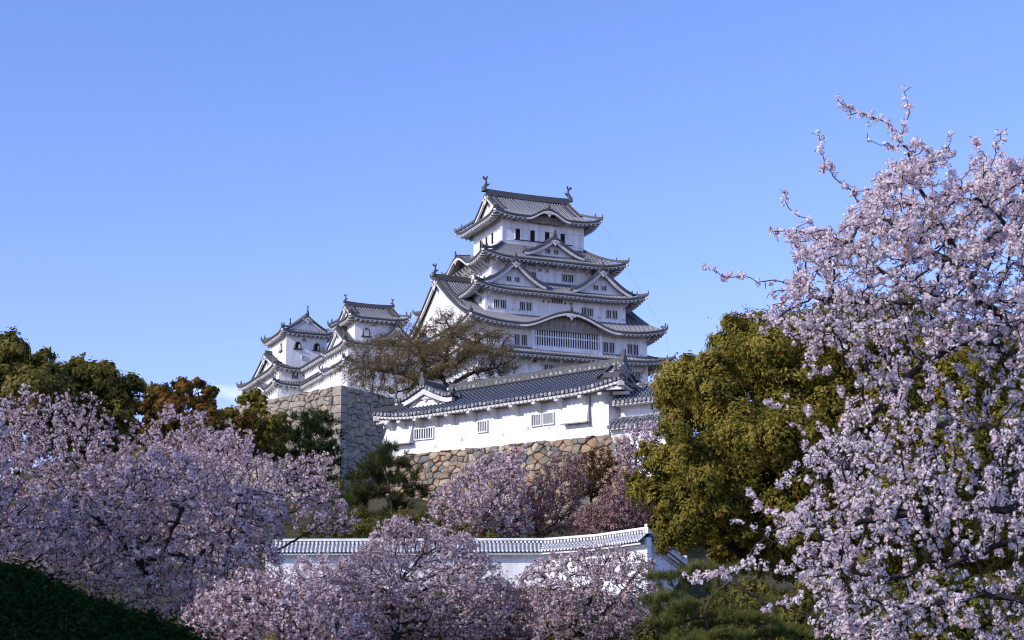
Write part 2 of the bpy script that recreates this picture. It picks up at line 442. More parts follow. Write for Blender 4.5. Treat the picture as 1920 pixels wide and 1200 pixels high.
SIDE = {0: lambda x, d, z: (x, -d, z), 1: lambda x, d, z: (d, x, z), 2: lambda x, d, z: (-x, d, z), 3: lambda x, d, z: (-d, -x, z)}
class Roof:
    """one hipped tile skirt or hip-and-gable roof, in the building's own axes"""
    def __init__(s, c=(0, 0), pitch=0.40, roll=0.12):
        s.t, s.e, s.h = MB(), MB(), MB()     # tiles, white eaves, ridges
        s.cx, s.cy = c
        s.pitch, s.roll = pitch, roll
        s.lip = 0.20
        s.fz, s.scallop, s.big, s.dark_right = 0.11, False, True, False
    def P(s, k, x, d, z):
        a = SIDE[k](np.asarray(x, float), np.asarray(d, float), np.asarray(z, float))
        a = np.broadcast_arrays(*a)
        return np.stack([a[0] + s.cx, a[1] + s.cy, a[2]], -1)
    def side(s, k, A, D, Di, Ai, ze, zi, sag=0.3, lift=0.8, kara=None, fine=True, xlim=None, tmaxf=None, Aeff=None, wall=None, eave=True, nt=9, slopez=0.0, dfun=None, lipx=None, raft=0.62):
        """A half length of the eave, D its distance; Ai, Di the same where the slope ends"""
        xl, xr = xlim or (-A, A)
        Q = Aeff or A
        xs, hs, ph = rollx(xl, xr, s.pitch, fine)
        if tmaxf is None:
            tm = np.where(np.abs(xs) <= Ai, 1.0, (A - np.abs(xs)) / max(A - Ai, 1e-6))
        else:
            tm = tmaxf(xs)
        tt = np.linspace(0, 1, nt)[None, :] * tm[:, None]
        kb = kbump(xs, kara)
        def zz(t, x):
            z = ze + (zi - ze) * curve(t, sag) + lift * (liftc(x / Q) * (1 - t) ** 2) + slopez * x
            if kara:
                zk = ze + kbump(x, kara) + 0.25 * t
                w = np.where(kbump(x, kara) > 0.02, 1, 0)
                z = np.where(w > 0, np.maximum(z, zk), z)
            return z
        X = np.repeat(xs[:, None], nt, 1)
        d = D - (D - Di) * tt if dfun is None else dfun(tt)
        Z = zz(tt, X) + s.roll * hs[:, None]
        sl_ = np.abs(d - D) * 1.15
        s.t.grid(s.P(k, X, d, Z), 0, False, np.stack([np.repeat(ph[:, None], nt, 1), sl_], -1), flip=(k in (0, 1, 2, 3)))
        if not eave: return
        # tile lip, round end caps
        xe = np.linspace(xl, xr, max(12, int((xr - xl) / 0.4)))
        ek = ze + lift * liftc(xe / Q) + kbump(xe, kara) + slopez * xe
        lip = np.stack([s.P(k, xe, D, ek + 0.02), s.P(k, xe, D - 0.02, ek - s.lip), s.P(k, xe, D - 0.2, ek - s.lip)], 1)
        s.h.grid(lip, 0)
        if fine:
            xc = xs[3::6]
            ec = ze + lift * liftc(xc / Q) + kbump(xc, kara) + slopez * xc
            nrm = np.array(SIDE[k](0, 1, 0), float)
            s.h.discs(s.P(k, xc, D + 0.02, ec + 0.02), nrm, (0, 0, 1), s.roll * 1.25, 0.05, 7, 1)
        # plastered fascia and soffit
        wd = wall if wall is not None else Di
        over = D - wd
        fz = s.fz
        fas = np.stack([s.P(k, xe, D - 0.07, ek - s.lip - 0.002), s.P(k, xe, D - 0.10, ek - s.lip - 0.002 - fz), s.P(k, xe, D - 0.32, ek - s.lip - 0.002 - fz), s.P(k, xe, D - 0.34, ek - 0.28)], 1)
        s.e.grid(fas, 0)
        # mitred soffit, its darker grey carrying painted shade under the eaves
        ns = 6
        u = np.linspace(0, 1, ns)[None]
        sc = 1 - (over - 0.34) / max(abs(xl), abs(xr), 0.1)
        dS = (D - 0.34) - (over - 0.34) * u
        xS = xe[:, None] * (1 - u) + np.clip(xe, -A + over, A - over)[:, None] * u
        zS = (ek[:, None] - 0.26) + 0.30 * over * u - (lift * liftc(xe / Q))[:, None] * u * 0.9
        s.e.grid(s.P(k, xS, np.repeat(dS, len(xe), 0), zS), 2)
        # rafter ends
        if fine and raft:
            n = int((xr - xl - 0.6) / raft)
            for x in np.linspace(xl + 0.35, xr - 0.35, n):
                e0 = ze + lift * liftc(np.array(x / Q)) + float(kbump(np.array(x), kara)) + slopez * x
                if kara and abs(x - kara[0]) < kara[1] * 0.97: continue
                a = s.P(k, x, D - 0.13, e0 - 0.42); b = s.P(k, x, max(D - 1.2, wd), e0 - 0.34)
                ax = np.array(SIDE[k](1, 0, 0), float) * 0.115
                dv = (b - a) / 2
                s.e.obox((a + b) / 2, ax, dv, (0, 0, 0.10), 0)
    def bargeline(s, pts, w=0.42, h=0.34, m=0, side=None, z0=0.0):
        s.h.sweep(pts, w, h, m, side, z0)
    def skirt(s, a, b, ze, ai, bi, zi, lift=0.8, sag=0.3, kara=None, wall=None, back=True):
        kara = kara or {}
        for k in (0, 1, 2, 3):
            A, D, Di, Ai = (a, b, bi, ai) if k in (0, 2) else (b, a, ai, bi)
            wd = None
            if wall: wd = wall[1] if k in (0, 2) else wall[0]
            s.side(k, A, D, Di, Ai, ze, zi, sag, lift, kara.get(k), fine=(k in (0, 3)) or back, wall=wd)
        t = np.linspace(0, 1, 9)
        for sx in (-1, 1):
            for sy in (-1, 1):
                z = ze + (zi - ze) * curve(t, sag) + lift * (1 - t) ** 2
                p = np.stack([s.cx + sx * (a - (a - ai) * t), s.cy + sy * (b - (b - bi) * t), z], -1)
                p[0] += np.array([sx * 0.12, sy * 0.12, 0.05])
                s.h.sweep(p, 0.30 if s.big else 0.24, 0.32 if s.big else 0.24, 0)
                finial(s.h, p[0] + np.array([0, 0, 0.3]), (sx, sy, 0), 0.5)
                q = p[2]; finial(s.h, q + np.array([0, 0, 0.25]), (sx, sy, 0), 0.55)
                # white bargecap under the corner
                s.e.obox(p[0] + np.array([-sx * 0.2, -sy * 0.2, -0.35]), np.array([sx, sy, 0]) * 0.16, np.array([-sy, sx, 0]) * 0.13, (0, 0, 0.12), 0)
    def irimoya(s, xl, xr, gl, gr, tl, tr, b, ze, zr, lift=0.6, sag=0.3, axis='x', kara=None, wall=None, ridge_h=0.7, shachi=True, zslope=0.0, gwall=True, ridge_m=0, ridge_sag=0.12, fine_back=True, endkara=None):
        """ridge along x (or y); xl..xr eave ends, gl..gr gable planes, tl/tr how far up the hips reach"""
        fr, bk = (0, 2) if axis == 'x' else (3, 1)
        L, Rr = (3, 1) if axis == 'x' else (2, 0)
        kara = kara or {}
        A = max(abs(xl), abs(xr))
        def tm(x, flip):
            x = -x if flip else x
            out = np.ones_like(x)
            lo = x < gl
            out[lo] = tl * (x[lo] - xl) / max(gl - xl, 1e-6)
            hi = x > gr
            out[hi] = tr * (xr - x[hi]) / max(xr - gr, 1e-6)
            return np.clip(out, 0, 1)
        # in the 'y' case side 3's x runs towards -y: flip the ends there
        for k, flip in ((fr, axis == 'y'), (bk, axis == 'x')):
            lo, hi = (-xr, -xl) if flip else (xl, xr)
            glo, ghi = (-gr, -gl) if flip else (gl, gr)
            wd = None
            if wall: wd = wall[1]
            segs = [(lo, glo - 1e-4), (glo, ghi), (ghi + 1e-4, hi)]
            for (p, q) in segs:
                if q - p < 0.05: continue
                s.side(k, A, b, 0.0, 0, ze, zr, sag, lift, kara.get(k), xlim=(p, q), tmaxf=lambda x, f=flip: tm(x, f), wall=wd, slopez=(-zslope if flip else zslope), eave=False, nt=12, fine=fine_back or k == fr)
            # eave in one run
            s.eave_only(k, lo, hi, A, b, ze, lift, kara.get(k), wd if wd is not None else b - 1.2, (-zslope if flip else zslope))
        for (k, xe, g, tg, sg) in ((L, xl, gl, tl, -1), (Rr, xr, gr, tr, 1)):
            if tg > 0.001:
                Di = abs(g)
                bi = b * (1 - tg)
                zi = ze + (zr - ze) * curve(tg, sag)
                zoff = zslope * xe
                def tme(x): return np.where(np.abs(x) <= bi, 1.0, (b - np.abs(x)) / max(b - bi, 1e-6)) * tg
                s.side(k, b, abs(xe), Di, bi, ze + zoff, zr + zoff, sag, lift, (endkara or {}).get(k), tmaxf=tme, wall=(wall[0] if wall else abs(xe) - 1.2), dfun=lambda t, xe=xe, Di=Di, tg=tg: abs(xe) - (abs(xe) - Di) * t / tg)
        # hips
        def W3(x, y, z):
            x, y, z = np.broadcast_arrays(np.asarray(x, float), np.asarray(y, float), np.asarray(z, float))
            return np.stack([s.cx + x, s.cy + y, z], -1) if axis == 'x' else np.stack([s.cx + y, s.cy + x, z], -1)
        for (xe, g, tg, sg) in ((xl, gl, tl, -1), (xr, gr, tr, 1)):
            for sy in (-1, 1):
                if tg > 0.001:
                    t = np.linspace(0, tg, 7)
                    p = W3(xe - (xe - g) * t / tg, sy * b * (1 - t), ze + (zr - ze) * curve(t, sag) + lift * (1 - t) ** 2 + zslope * xe)
                    s.h.sweep(p, 0.30 if s.big else 0.24, 0.32 if s.big else 0.24, 0)
                    dv = W3(sg, sy, 0) - W3(0, 0, 0)
                    finial(s.h, p[0] + np.array([0, 0, 0.3]), dv, 0.5)
                    finial(s.h, p[2] + np.array([0, 0, 0.3]), dv, 0.6)
                    s.e.obox(p[0] - dv * 0.2 + np.array([0, 0, -0.35]), dv * 0.16, np.cross(dv, (0, 0, 1)) * 0.13, (0, 0, 0.12), 0)
                t = np.linspace(max(tg, 0.0), 1, 12)
                ln = lambda t: ze + (zr - ze) * curve(t, sag) + zslope * g + (lift * (1 - t) ** 2 if tg < .001 else 0)
                # verge tiles, a second descending ridge further in, white barge boards
                s.h.sweep(W3(g + sg * 0.02, sy * b * (1 - t), ln(t)), 0.5, 0.26, 0, side=None)
                s.h.sweep(W3(g - sg * (1.0 if b > 6 else 0.7), sy * b * (1 - t), ln(t) + 0.06), 0.2, 0.2, 0)
                z1 = ln(t); bh = min(0.50, 0.085 * b)
                o = np.stack([W3(g + sg * 0.16, sy * b * (1 - t), z1 - 0.08), W3(g + sg * 0.16, sy * b * (1 - t), z1 - bh), W3(g - sg * 0.10, sy * b * (1 - t), z1 - bh), W3(g - sg * 0.10, sy * b * (1 - t), z1 - 0.08)], 1)
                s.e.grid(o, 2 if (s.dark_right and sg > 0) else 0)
                tc = np.arange(max(tg, 0.02), 0.97, 0.36 / (b * 1.2))
                s.h.discs(W3(g + sg * 0.27, sy * b * (1 - tc), ln(tc) + 0.10), W3(sg, 0, 0) - W3(0, 0, 0), (0, 0, 1), 0.12, 0.05, 7, 1)
            # gable wall
            if gwall:
                t = np.linspace(max(tg, 0.0), 1, 10)
                y = b * (1 - t)
                z = ze + (zr - ze) * curve(t, sag) - 0.25 + zslope * g
                gx = g - sg * (0.45 if b > 6 else 0.18)
                n = len(t)
                zb = z[0] - 0.15
                P = [W3(gx, -yy, zz) for yy, zz in zip(y, z)] + [W3(gx, yy, zz) for yy, zz in zip(y[::-1][1:], z[::-1][1:])]
                for i in range(len(P) - 1):
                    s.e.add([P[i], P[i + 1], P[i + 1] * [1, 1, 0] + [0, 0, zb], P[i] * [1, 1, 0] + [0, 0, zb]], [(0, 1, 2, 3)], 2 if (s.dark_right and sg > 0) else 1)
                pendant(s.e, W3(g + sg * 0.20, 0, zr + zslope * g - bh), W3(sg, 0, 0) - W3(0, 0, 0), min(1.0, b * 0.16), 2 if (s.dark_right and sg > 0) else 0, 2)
        # main ridge
        xx = np.linspace(gl - 0.1, gr + 0.1, 9)
        rz = zr + zslope * xx + ridge_sag * ((xx - (gl + gr) / 2) / ((gr - gl) / 2)) ** 2
        s.h.sweep(W3(xx, 0, rz), 0.44, ridge_h, ridge_m, z0=0.0)
        s.h.sweep(W3(xx, 0, rz + ridge_h), 0.3, 0.14, ridge_m)
        s.ridge_ends = [(W3(gl - 0.1, 0, rz[0] + ridge_h), W3(-1, 0, 0) - W3(0, 0, 0)), (W3(gr + 0.1, 0, rz[-1] + ridge_h), W3(1, 0, 0) - W3(0, 0, 0))]
    def eave_only(s, k, xl, xr, A, D, ze, lift, kara, wd, slopez, raft=0.62):
        xe = np.linspace(xl, xr, max(12, int((xr - xl) / 0.4)))
        ek = ze + lift * liftc(xe / A) + kbump(xe, kara) + slopez * xe
        s.h.grid(np.stack([s.P(k, xe, D, ek + 0.02), s.P(k, xe, D - 0.02, ek - s.lip), s.P(k, xe, D - 0.2, ek - s.lip)], 1), 0)
        n = max(1, int(round((xr - xl) / s.pitch)))
        xc = xl + (xr - xl) / n * (np.arange(n) + 0.5)
        ec = ze + lift * liftc(xc / A) + kbump(xc, kara) + slopez * xc
        s.h.discs(s.P(k, xc, D + 0.02, ec + 0.02), np.array(SIDE[k](0, 1, 0), float), (0, 0, 1), s.roll * 1.25, 0.05, 7, 1)
        over = D - wd
        fz = s.fz
        s.e.grid(np.stack([s.P(k, xe, D - 0.07, ek - s.lip - 0.002), s.P(k, xe, D - 0.10, ek - s.lip - 0.002 - fz), s.P(k, xe, D - 0.32, ek - s.lip - 0.002 - fz), s.P(k, xe, D - 0.34, ek - 0.28)], 1), 0)
        u = np.linspace(0, 1, 6)[None]
        xS = xe[:, None] * (1 - u) + np.clip(xe, xl + over * 0.98, xr - over * 0.98)[:, None] * u
        dS = np.repeat((D - 0.34) - (over - 0.34) * u, len(xe), 0)
        zS = (ek[:, None] - 0.26) + 0.3 * over * u - (lift * liftc(xe / A))[:, None] * u * 0.9
        s.e.grid(s.P(k, xS, dS, zS), 2)  # soffit coloured grey, under-eave shade put into the material
        if s.scallop:
            s.e.discs(s.P(k, xc, D - 0.10, ec - 0.14), np.array(SIDE[k](0, 1, 0), float), (0, 0, 1), s.pitch * 0.46, 0.06, 12, 0)
            return
        if raft:
            for x in np.linspace(xl + 0.35, xr - 0.35, int((xr - xl - 0.6) / raft)):
                if kara and abs(x - kara[0]) < kara[1] * 0.97: continue
                e0 = ze + lift * float(liftc(np.array(x / A))) + slopez * x
                a = s.P(k, x, D - 0.13, e0 - 0.42); b2 = s.P(k, x, max(D - 1.2, wd), e0 - 0.34)
                s.e.obox((a + b2) / 2, np.array(SIDE[k](1, 0, 0), float) * 0.115, (b2 - a) / 2, (0, 0, 0.10), 0)
    def karafront(s, k, D, ze, kara, depth):
        """thick white barge of a cusped gable and the shaded board behind it"""
        x0, w, h = kara
        x = np.linspace(x0 - w * 1.08, x0 + w * 1.08, 34)
        z = ze + kbump(x, kara)
        P = np.stack([s.P(k, x, D + 0.04, z - 0.20), s.P(k, x, D + 0.04, z - 0.48), s.P(k, x, D - 0.35, z - 0.48), s.P(k, x, D - 0.35, z - 0.20)], 1)
        s.e.grid(P, 0)
        xi = np.linspace(x0 - w * 0.72, x0 + w * 0.72, 20)
        zi = ze + kbump(xi, kara) - 0.55
        zb = ze - 0.45
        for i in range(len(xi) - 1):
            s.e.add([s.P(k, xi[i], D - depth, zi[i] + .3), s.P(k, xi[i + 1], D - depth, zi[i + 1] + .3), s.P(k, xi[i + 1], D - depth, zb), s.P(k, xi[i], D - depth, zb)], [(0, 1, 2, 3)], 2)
        pendant(s.e, s.P(k, x0, D + 0.08, ze + h - 0.6), np.array(SIDE[k](0, 1, 0), float), 0.55, 0, 2)
        # carved scroll-work on the board
        for i in range(7):
            xx = x0 + (i - 3) * w * 0.16
            s.e.tube([s.P(k, xx + 0.22 * cos(a), D - depth + 0.06, ze + h * 0.28 + 0.16 * sin(a) + (3 - abs(i - 3)) * 0.06) for a in np.linspace(0, 2 * pi, 9)], 0.05, 4, 0)
        # low tiled ridge over the cusp and its end tile
        p = np.array([s.P(k, x0, D + 0.1 - q, ze + h + 0.02 + 0.08 * q) for q in np.linspace(0, 2.2, 4)])
        s.h.sweep(p, 0.34, 0.28, 0)
        finial(s.h, p[0] + np.array([0, 0, 0.25]), np.array(SIDE[k](0, 1, 0), float), 0.7)
    def dormer(s, k, x0, hw, zp, zb, df, db, sag=0.34, windows=None, deep=0.85, ridge_h=0.4, fin=1.0, pend=True):
        """triangular gable standing on a slope; front at distance df, running back to db"""
        q = np.linspace(0, 1, 11)
        def zf(q): return zp - (zp - zb) * (q * (1 + sag) - sag * q * q) + 0.28 * q ** 6
        ds, hs, ph = rollx(db, df, s.pitch)
        for sg in (-1, 1):
            X = x0 + sg * hw * q[None, :] + 0 * ds[:, None]
            Z = zf(q)[None, :] + s.roll * hs[:, None]
            Dm = np.repeat(ds[:, None], len(q), 1)
            sl_ = np.repeat((q * hw * 1.25)[None], len(ds), 0)
            s.t.grid(s.P(k, X, Dm, Z), 0, False, np.stack([np.repeat(ph[:, None], len(q), 1), sl_], -1), flip=sg > 0)
            ln = s.P(k, x0 + sg * hw * q, df - 0.02, zf(q))
            s.h.sweep(ln, 0.52, 0.34 if hw > 3 else 0.26, 0)
            s.h.sweep(s.P(k, x0 + sg * hw * q, df - 0.85, zf(q) + 0.05), 0.24, 0.2, 0)
            qc = np.arange(0.03, 1.0, 0.34 / (hw * 1.3))
            s.h.discs(s.P(k, x0 + sg * hw * qc, df + 0.25, zf(qc) + 0.11), np.array(SIDE[k](0, 1, 0), float), (0, 0, 1), 0.12, 0.05, 7, 1)
            bd = 0.10 + 0.055 * hw
            o = np.stack([s.P(k, x0 + sg * hw * q, df + 0.14, zf(q) - 0.06), s.P(k, x0 + sg * hw * q, df + 0.14, zf(q) - bd - 0.1 - 0.1 * (1 - q)), s.P(k, x0 + sg * hw * q, df - 0.14, zf(q) - bd - 0.1 - 0.1 * (1 - q)), s.P(k, x0 + sg * hw * q, df - 0.14, zf(q) - 0.06)], 1)
            s.e.grid(o, 0)
            finial(s.h, s.P(k, x0 + sg * hw, df, zf(1.0) + 0.3), np.array(SIDE[k](sg, 0.3, 0), float), 0.5)
        n = len(q)
        for sg in (-1, 1):
            z = zf(q) - 0.2
            for i in range(n - 1):
                s.e.add([s.P(k, x0 + sg * hw * q[i], df - deep, z[i]), s.P(k, x0 + sg * hw * q[i + 1], df - deep, z[i + 1]), s.P(k, x0 + sg * hw * q[i + 1], df - deep, zb - 0.3), s.P(k, x0 + sg * hw * q[i], df - deep, zb - 0.3)], [(0, 1, 2, 3)], 1)
        dd = np.linspace(df + 0.22, db, 5)
        s.h.sweep(s.P(k, x0, dd, zp + 0 * dd), 0.4, ridge_h, 0)
        s.h.sweep(s.P(k, x0, dd, zp + ridge_h + 0 * dd), 0.26, 0.12, 0)
        finial(s.h, s.P(k, x0, df + 0.22, zp + ridge_h), np.array(SIDE[k](0, 1, 0), float), 1.0 * fin)
        if pend: pendant(s.e, s.P(k, x0, df + 0.2, zp - 0.42), np.array(SIDE[k](0, 1, 0), float), 0.11 * hw + 0.12, 0, 2)
        for wx in (windows or []):
            lattice(s.e, k, s.P, x0 + wx, df - deep, zb + (zp - zb) * 0.22, 0.62, 0.62, 3, 3, 0)
    def build(s, root, name='tiled_roof', mats=None, off=None):
        mats = mats or {}
        t = s.t.build(name, [MAT[mats.get('tile', 'tile')]], root, off)
        s.h.build('ridge_tiles', [MAT[mats.get('ridge', 'ridge')], MAT[mats.get('cap', 'ridge_cap')]], t)
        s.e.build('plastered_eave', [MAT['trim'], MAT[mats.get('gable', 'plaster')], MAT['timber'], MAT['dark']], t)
        return t

def finial(mb, p, d, h):
    """end tile of a ridge: an upright horned plate"""
    p = np.asarray(p, float); d = np.asarray(d, float); d = d / np.linalg.norm(d)
    sd = np.cross(d, (0, 0, 1.0))
    o = [(-.30, -.35), (.30, -.35), (.34, .1), (.2, .42), (.10, .5), (.13, .85), (0, 1.0), (-.13, .85), (-.10, .5), (-.2, .42), (-.34, .1)]
    mb.prism([p + d * 0.10 + sd * a * h * 0.8 + np.array([0, 0, b * h * 0.8]) for a, b in o], -d * 0.24 * max(h, 0.5), 0)
def pendant(mb, p, d, r, m0, m1):
    """carved drop ornament under the point of a gable"""
    p = np.asarray(p, float); d = np.asarray(d, float); d = d / np.linalg.norm(d)
    sd = np.cross(d, (0, 0, 1.0))
    o = [(0, .5), (.35, .3), (1.0, .15), (1.25, -.25), (.85, -.25), (.6, -.1), (.42, -.55), (.18, -.75), (0, -1.05), (-.18, -.75), (-.42, -.55), (-.6, -.1), (-.85, -.25), (-1.25, -.25), (-1.0, .15), (-.35, .3)]
    mb.prism([p + sd * a * r + np.array([0, 0, b * r]) for a, b in o], d * 0.08, m0)
    mb.discs([p + d * 0.1 + np.array([0, 0, -0.1 * r])], d, (0, 0, 1), r * 0.22, 0.04, 8, m1)
def lattice(mb, k, P, x, d, z, w, h, nb, m_dark, m_bar, rails=0):
    nb = {3: 2}.get(nb, nb)
    """dark opening with upright white bars, in a plastered frame"""
    nv = np.array(SIDE[k](0, 1, 0), float); sx = np.array(SIDE[k](1, 0, 0), float)
    c = P(k, x, d, z + h / 2)
    mb.obox(c + nv * 0.012, sx * w / 2, nv * 0.012, (0, 0, h / 2), m_dark)
    f = 0.07
    for sg in (-1, 1):
        mb.obox(c + sx * sg * (w / 2 + f / 2) + nv * 0.06, sx * f / 2, nv * 0.06, (0, 0, h / 2 + f), m_bar)
        mb.obox(c + np.array([0, 0, sg * (h / 2 + f / 2)]) + nv * 0.058, sx * w / 2, nv * 0.058, (0, 0, f / 2), m_bar)
    w *= 1.08; h *= 1.05
    bw = w / (nb * 2 + 1) * (0.42 if nb == 2 else 0.6)
    for i in range(nb):
        xx = -w / 2 + w * (i + 1) / (nb + 1)
        mb.obox(c + sx * xx + nv * 0.07, sx * bw / 2, nv * 0.045, (0, 0, h / 2), m_bar)
    for r in range(rails):
        mb.obox(c + np.array([0, 0, -h / 2 + h * (r + 1) / (rails + 1)]) + nv * 0.06, sx * w / 2, nv * 0.04, (0, 0, 0.06), m_bar)
def fish(mb, p, d, h):
    """roof-ridge fish: curved body with raised forked tail and fins"""
    p = np.asarray(p, float); d = np.asarray(d, float); d = d / np.linalg.norm(d); z = np.array([0, 0, 1.0])
    pts = [(0.18, -0.15, .26), (0.16, 0.1, .24), (0.05, 0.32, .19), (-0.02, 0.55, .13), (-.0, 0.74, .08), (.06, .88, .05)]
    mb.tube([p + d * a * h + z * b * h for a, b, _ in pts], [r * h * 0.72 for _, _, r in pts], 7, 0)
    sd = np.cross(d, z)
    for o in ([(.02, .8), (.2, 1.04), (.3, .86), (.16, .82), (.1, .72)], [(.02, .78), (-.06, 1.08), (-.14, .98), (-.08, .8), (0, .68)], [(-.08, .42), (-.3, .52), (-.22, .36), (-.06, .28)], [(.16, .12), (.36, .2), (.3, .02), (.18, -.06)]):
        mb.prism([p + d * a * h + z * b * h - sd * 0.05 * h for a, b in o], sd * 0.1 * h, 0)

class Bld:
    """a storeyed building with named parts"""
    def __init__(s, name, c, z0, label, cat, group=None, rz=R(23.3), wallmat='plaster'):
        s.root = empty(name, (c[0], c[1], z0), rz, label, cat, group)
        s.off = np.array([0, 0, z0])
        s.wm = wallmat
    def wall(s, x0, x1, y0, y1, z0, z1, name='storey_wall'):
        m = MB(); m.box(x0, x1, y0, y1, z0, z1)
        return m.build(name, MAT[s.wm], s.root, s.off)
    def add(s, mb, name, mats, parent=None):
        return mb.build(name, mats, parent or s.root, s.off if True else None)
    def roof(s, r, mats=None):
        t = r.build(s.root, 'tiled_roof', mats)
        for o in [t] + list(t.children):
            o.data.transform(__import__('mathutils').Matrix.Translation(-s.off))
        return t
    def window(s, parent, k, x, d, z, w, h, nb, cx=0, cy=0, rails=0, mats=None):
        m = MB()
        if nb == 3: w, h = w * 1.12, h * 1.06
        P = lambda k, x, d, z: np.array(SIDE[k](x, d, z), float) + np.array([cx, cy, 0])
        lattice(m, k, P, x, d, z, w, h, nb, 1, 0, rails)
        return m.build('window', mats or [MAT['trim'], MAT['dark']], parent, s.off)
    def brackets(s, k, xs, d_wall, d_out, z_wall, z_out, w=0.13, h=0.30, cx=0, cy=0, bend=0.35):
        src = None
        for x in xs:
            if src is None:
                m = MB()
                P = lambda d, z: np.array(SIDE[k](0, d, z), float)
                dm = d_wall + (d_out - d_wall) * 0.5; zm = z_wall + (z_out - z_wall) * (0.5 + bend * 0.3)
                pts = [P(d_wall, z_wall - 0.1), P(d_wall + .08, z_wall + (z_out - z_wall) * 0.35), P(dm, zm), P(d_out, z_out)]
                sd = np.array(SIDE[k](1, 0, 0), float)
                m.sweep(pts, w, h, 0, side=sd, z0=-h / 2)
                src = m.build('bracket', MAT['trim'], s.root, s.off)
                o = src
            else:
                o = src.copy(); COL.objects.link(o); o.parent = s.root
            o.location = np.array(SIDE[k](x, 0, 0), float) + np.array([cx, cy, 0])
    def katomado(s, parent, k, x, d, z, w, h, white=False, cx=0, cy=0):
        """bell-shaped window with black frame, gilt studs and a sill board"""
        m = MB()
        P = lambda xx, dd, zz: np.array(SIDE[k](xx, dd, zz), float) + np.array([cx, cy, 0])
        prof = [(-.5, 0), (.5, 0), (.47, .5), (.42, .72), (.27, .86), (.10, .93), (0, 1.0), (-.10, .93), (-.27, .86), (-.42, .72), (-.47, .5)]
        nv = np.array(SIDE[k](0, 1, 0), float)
        m.prism([P(x + a * w, d - .02, z + b * h) for a, b in prof], nv * 0.05, 1)
        out = [(a * 1.28 * w, -.02 + b * 1.10 * h) for a, b in prof]
        inn = [(a * w, b * h) for a, b in prof]
        n = len(prof)
        for i in range(n):
            j = (i + 1) % n
            if i == 0: continue
            m.prism([P(x + out[i][0], d, z + out[i][1]), P(x + out[j][0], d, z + out[j][1]), P(x + inn[j][0], d, z + inn[j][1]), P(x + inn[i][0], d, z + inn[i][1])], nv * 0.12, 2)
            for q in (0.25, 0.75):
                a = (out[i][0] * (1 - q) + out[j][0] * q + inn[i][0] * (1 - q) + inn[j][0] * q) / 2
                b = (out[i][1] * (1 - q) + out[j][1] * q + inn[i][1] * (1 - q) + inn[j][1] * q) / 2
                m.obox(P(x + a, d + 0.13, z + b), np.array(SIDE[k](1, 0, 0), float) * 0.035, nv * 0.02, (0, 0, 0.035), 3)
        m.obox(P(x, d + 0.12, z - 0.1), np.array(SIDE[k](1, 0, 0), float) * w * 0.85, nv * 0.14, (0, 0, 0.07), 2)
        if white:
            for i in range(4):
                m.obox(P(x + (i - 1.5) * w * 0.21, d + 0.05, z + h * 0.42), np.array(SIDE[k](1, 0, 0), float) * w * 0.075, nv * 0.03, (0, 0, h * 0.40), 0)
        else:
            m.obox(P(x + w * 0.3, d + 0.05, z + h * 0.32), np.array(SIDE[k](1, 0, 0), float) * w * 0.14, nv * 0.02, (0, 0, h * 0.28), 0)
        return m.build('window', [MAT['plaster'], MAT['dark'], MAT['lacquer'], MAT['gilt']], parent, s.off)

# ------------------------------------------------------------------ the great keep
KC = np.array([2.237, 232.304])
keep = Bld('castle_keep', KC, 28.0, 'tall five roofed white castle keep towering over the hill', 'castle keep', wallmat='keep_plaster')
m = MB()
m.add([(-14.5, -14.2, 27.5), (14.5, -14.2, 27.5), (14.5, 14.2, 27.5), (-14.5, 14.2, 27.5), (-12.4, -12.0, 41.0), (12.4, -12.0, 41.0), (12.4, 12.0, 41.0), (-12.4, 12.0, 41.0)],
      [(0, 1, 5, 4), (1, 2, 6, 5), (2, 3, 7, 6), (3, 0, 4, 7), (4, 5, 6, 7)])
m.build('stone_base', MAT['base_stone'], keep.root, keep.off)
w1 = keep.wall(-12.55, 12.55, -12.1, 12.1, 41.0, 44.9)
w2 = keep.wall(-12.5, 12.5, -12.05, 12.05, 44.9, 49.3)
w3 = keep.wall(-10.48, 10.48, -9.69, 9.69, 49.6, 54.3)
w4 = keep.wall(-8.75, 8.75, -7.6, 7.6, 55.0, 59.4)
w5 = keep.wall(-6.16, 6.16, -5.3, 5.3, 60.6, 66.1)
# roof 1: narrow skirt
r = Roof(); r.skirt(15.2, 14.6, 44.55, 12.5, 12.05, 45.75, lift=0.75, sag=0.2, wall=(12.55, 12.1)); keep.roof(r)
# roof 2: great hip-and-gable roof the upper storeys grow out of
K2 = (0.0, 6.9, 2.05)
r = Roof(); r.irimoya(-14.5, 14.5, -13.9, 13.9, 0.055, 0.055, 14.3, 48.5, 56.75, lift=0.95, sag=0.28, kara={0: K2}, wall=(12.5, 12.05), ridge_h=0.65)
r.karafront(0, 14.3, 48.5, K2, 1.3)
for p, d in r.ridge_ends: fish(r.h, p, d, 1.55)
r2 = keep.roof(r)
# roof 3
r = Roof(); r.skirt(12.75, 11.8, 53.6, 8.75, 7.6, 56.0, lift=0.85, sag=0.3, wall=(10.48, 9.69))
for x0 in (-6.55, 6.5): r.dormer(0, x0, 4.5, 57.75, 54.35, 10.7, 6.0, windows=(-0.62, 0.62), ridge_h=0.35)
keep.roof(r)
# roof 4
K4 = (0.0, 4.6, 1.75)
r = Roof(); r.skirt(10.9, 9.75, 58.62, 6.16, 5.3, 61.65, lift=0.85, sag=0.32, kara={3: K4, 1: K4}, wall=(8.75, 7.6))
r.karafront(3, 10.9, 58.62, K4, 1.7)
r.karafront(1, 10.9, 58.62, K4, 1.7)
r.dormer(0, 0.25, 4.5, 62.05, 59.55, 8.6, 4.8, windows=(-0.6, 0.6), ridge_h=0.35, fin=1.1)
keep.roof(r)
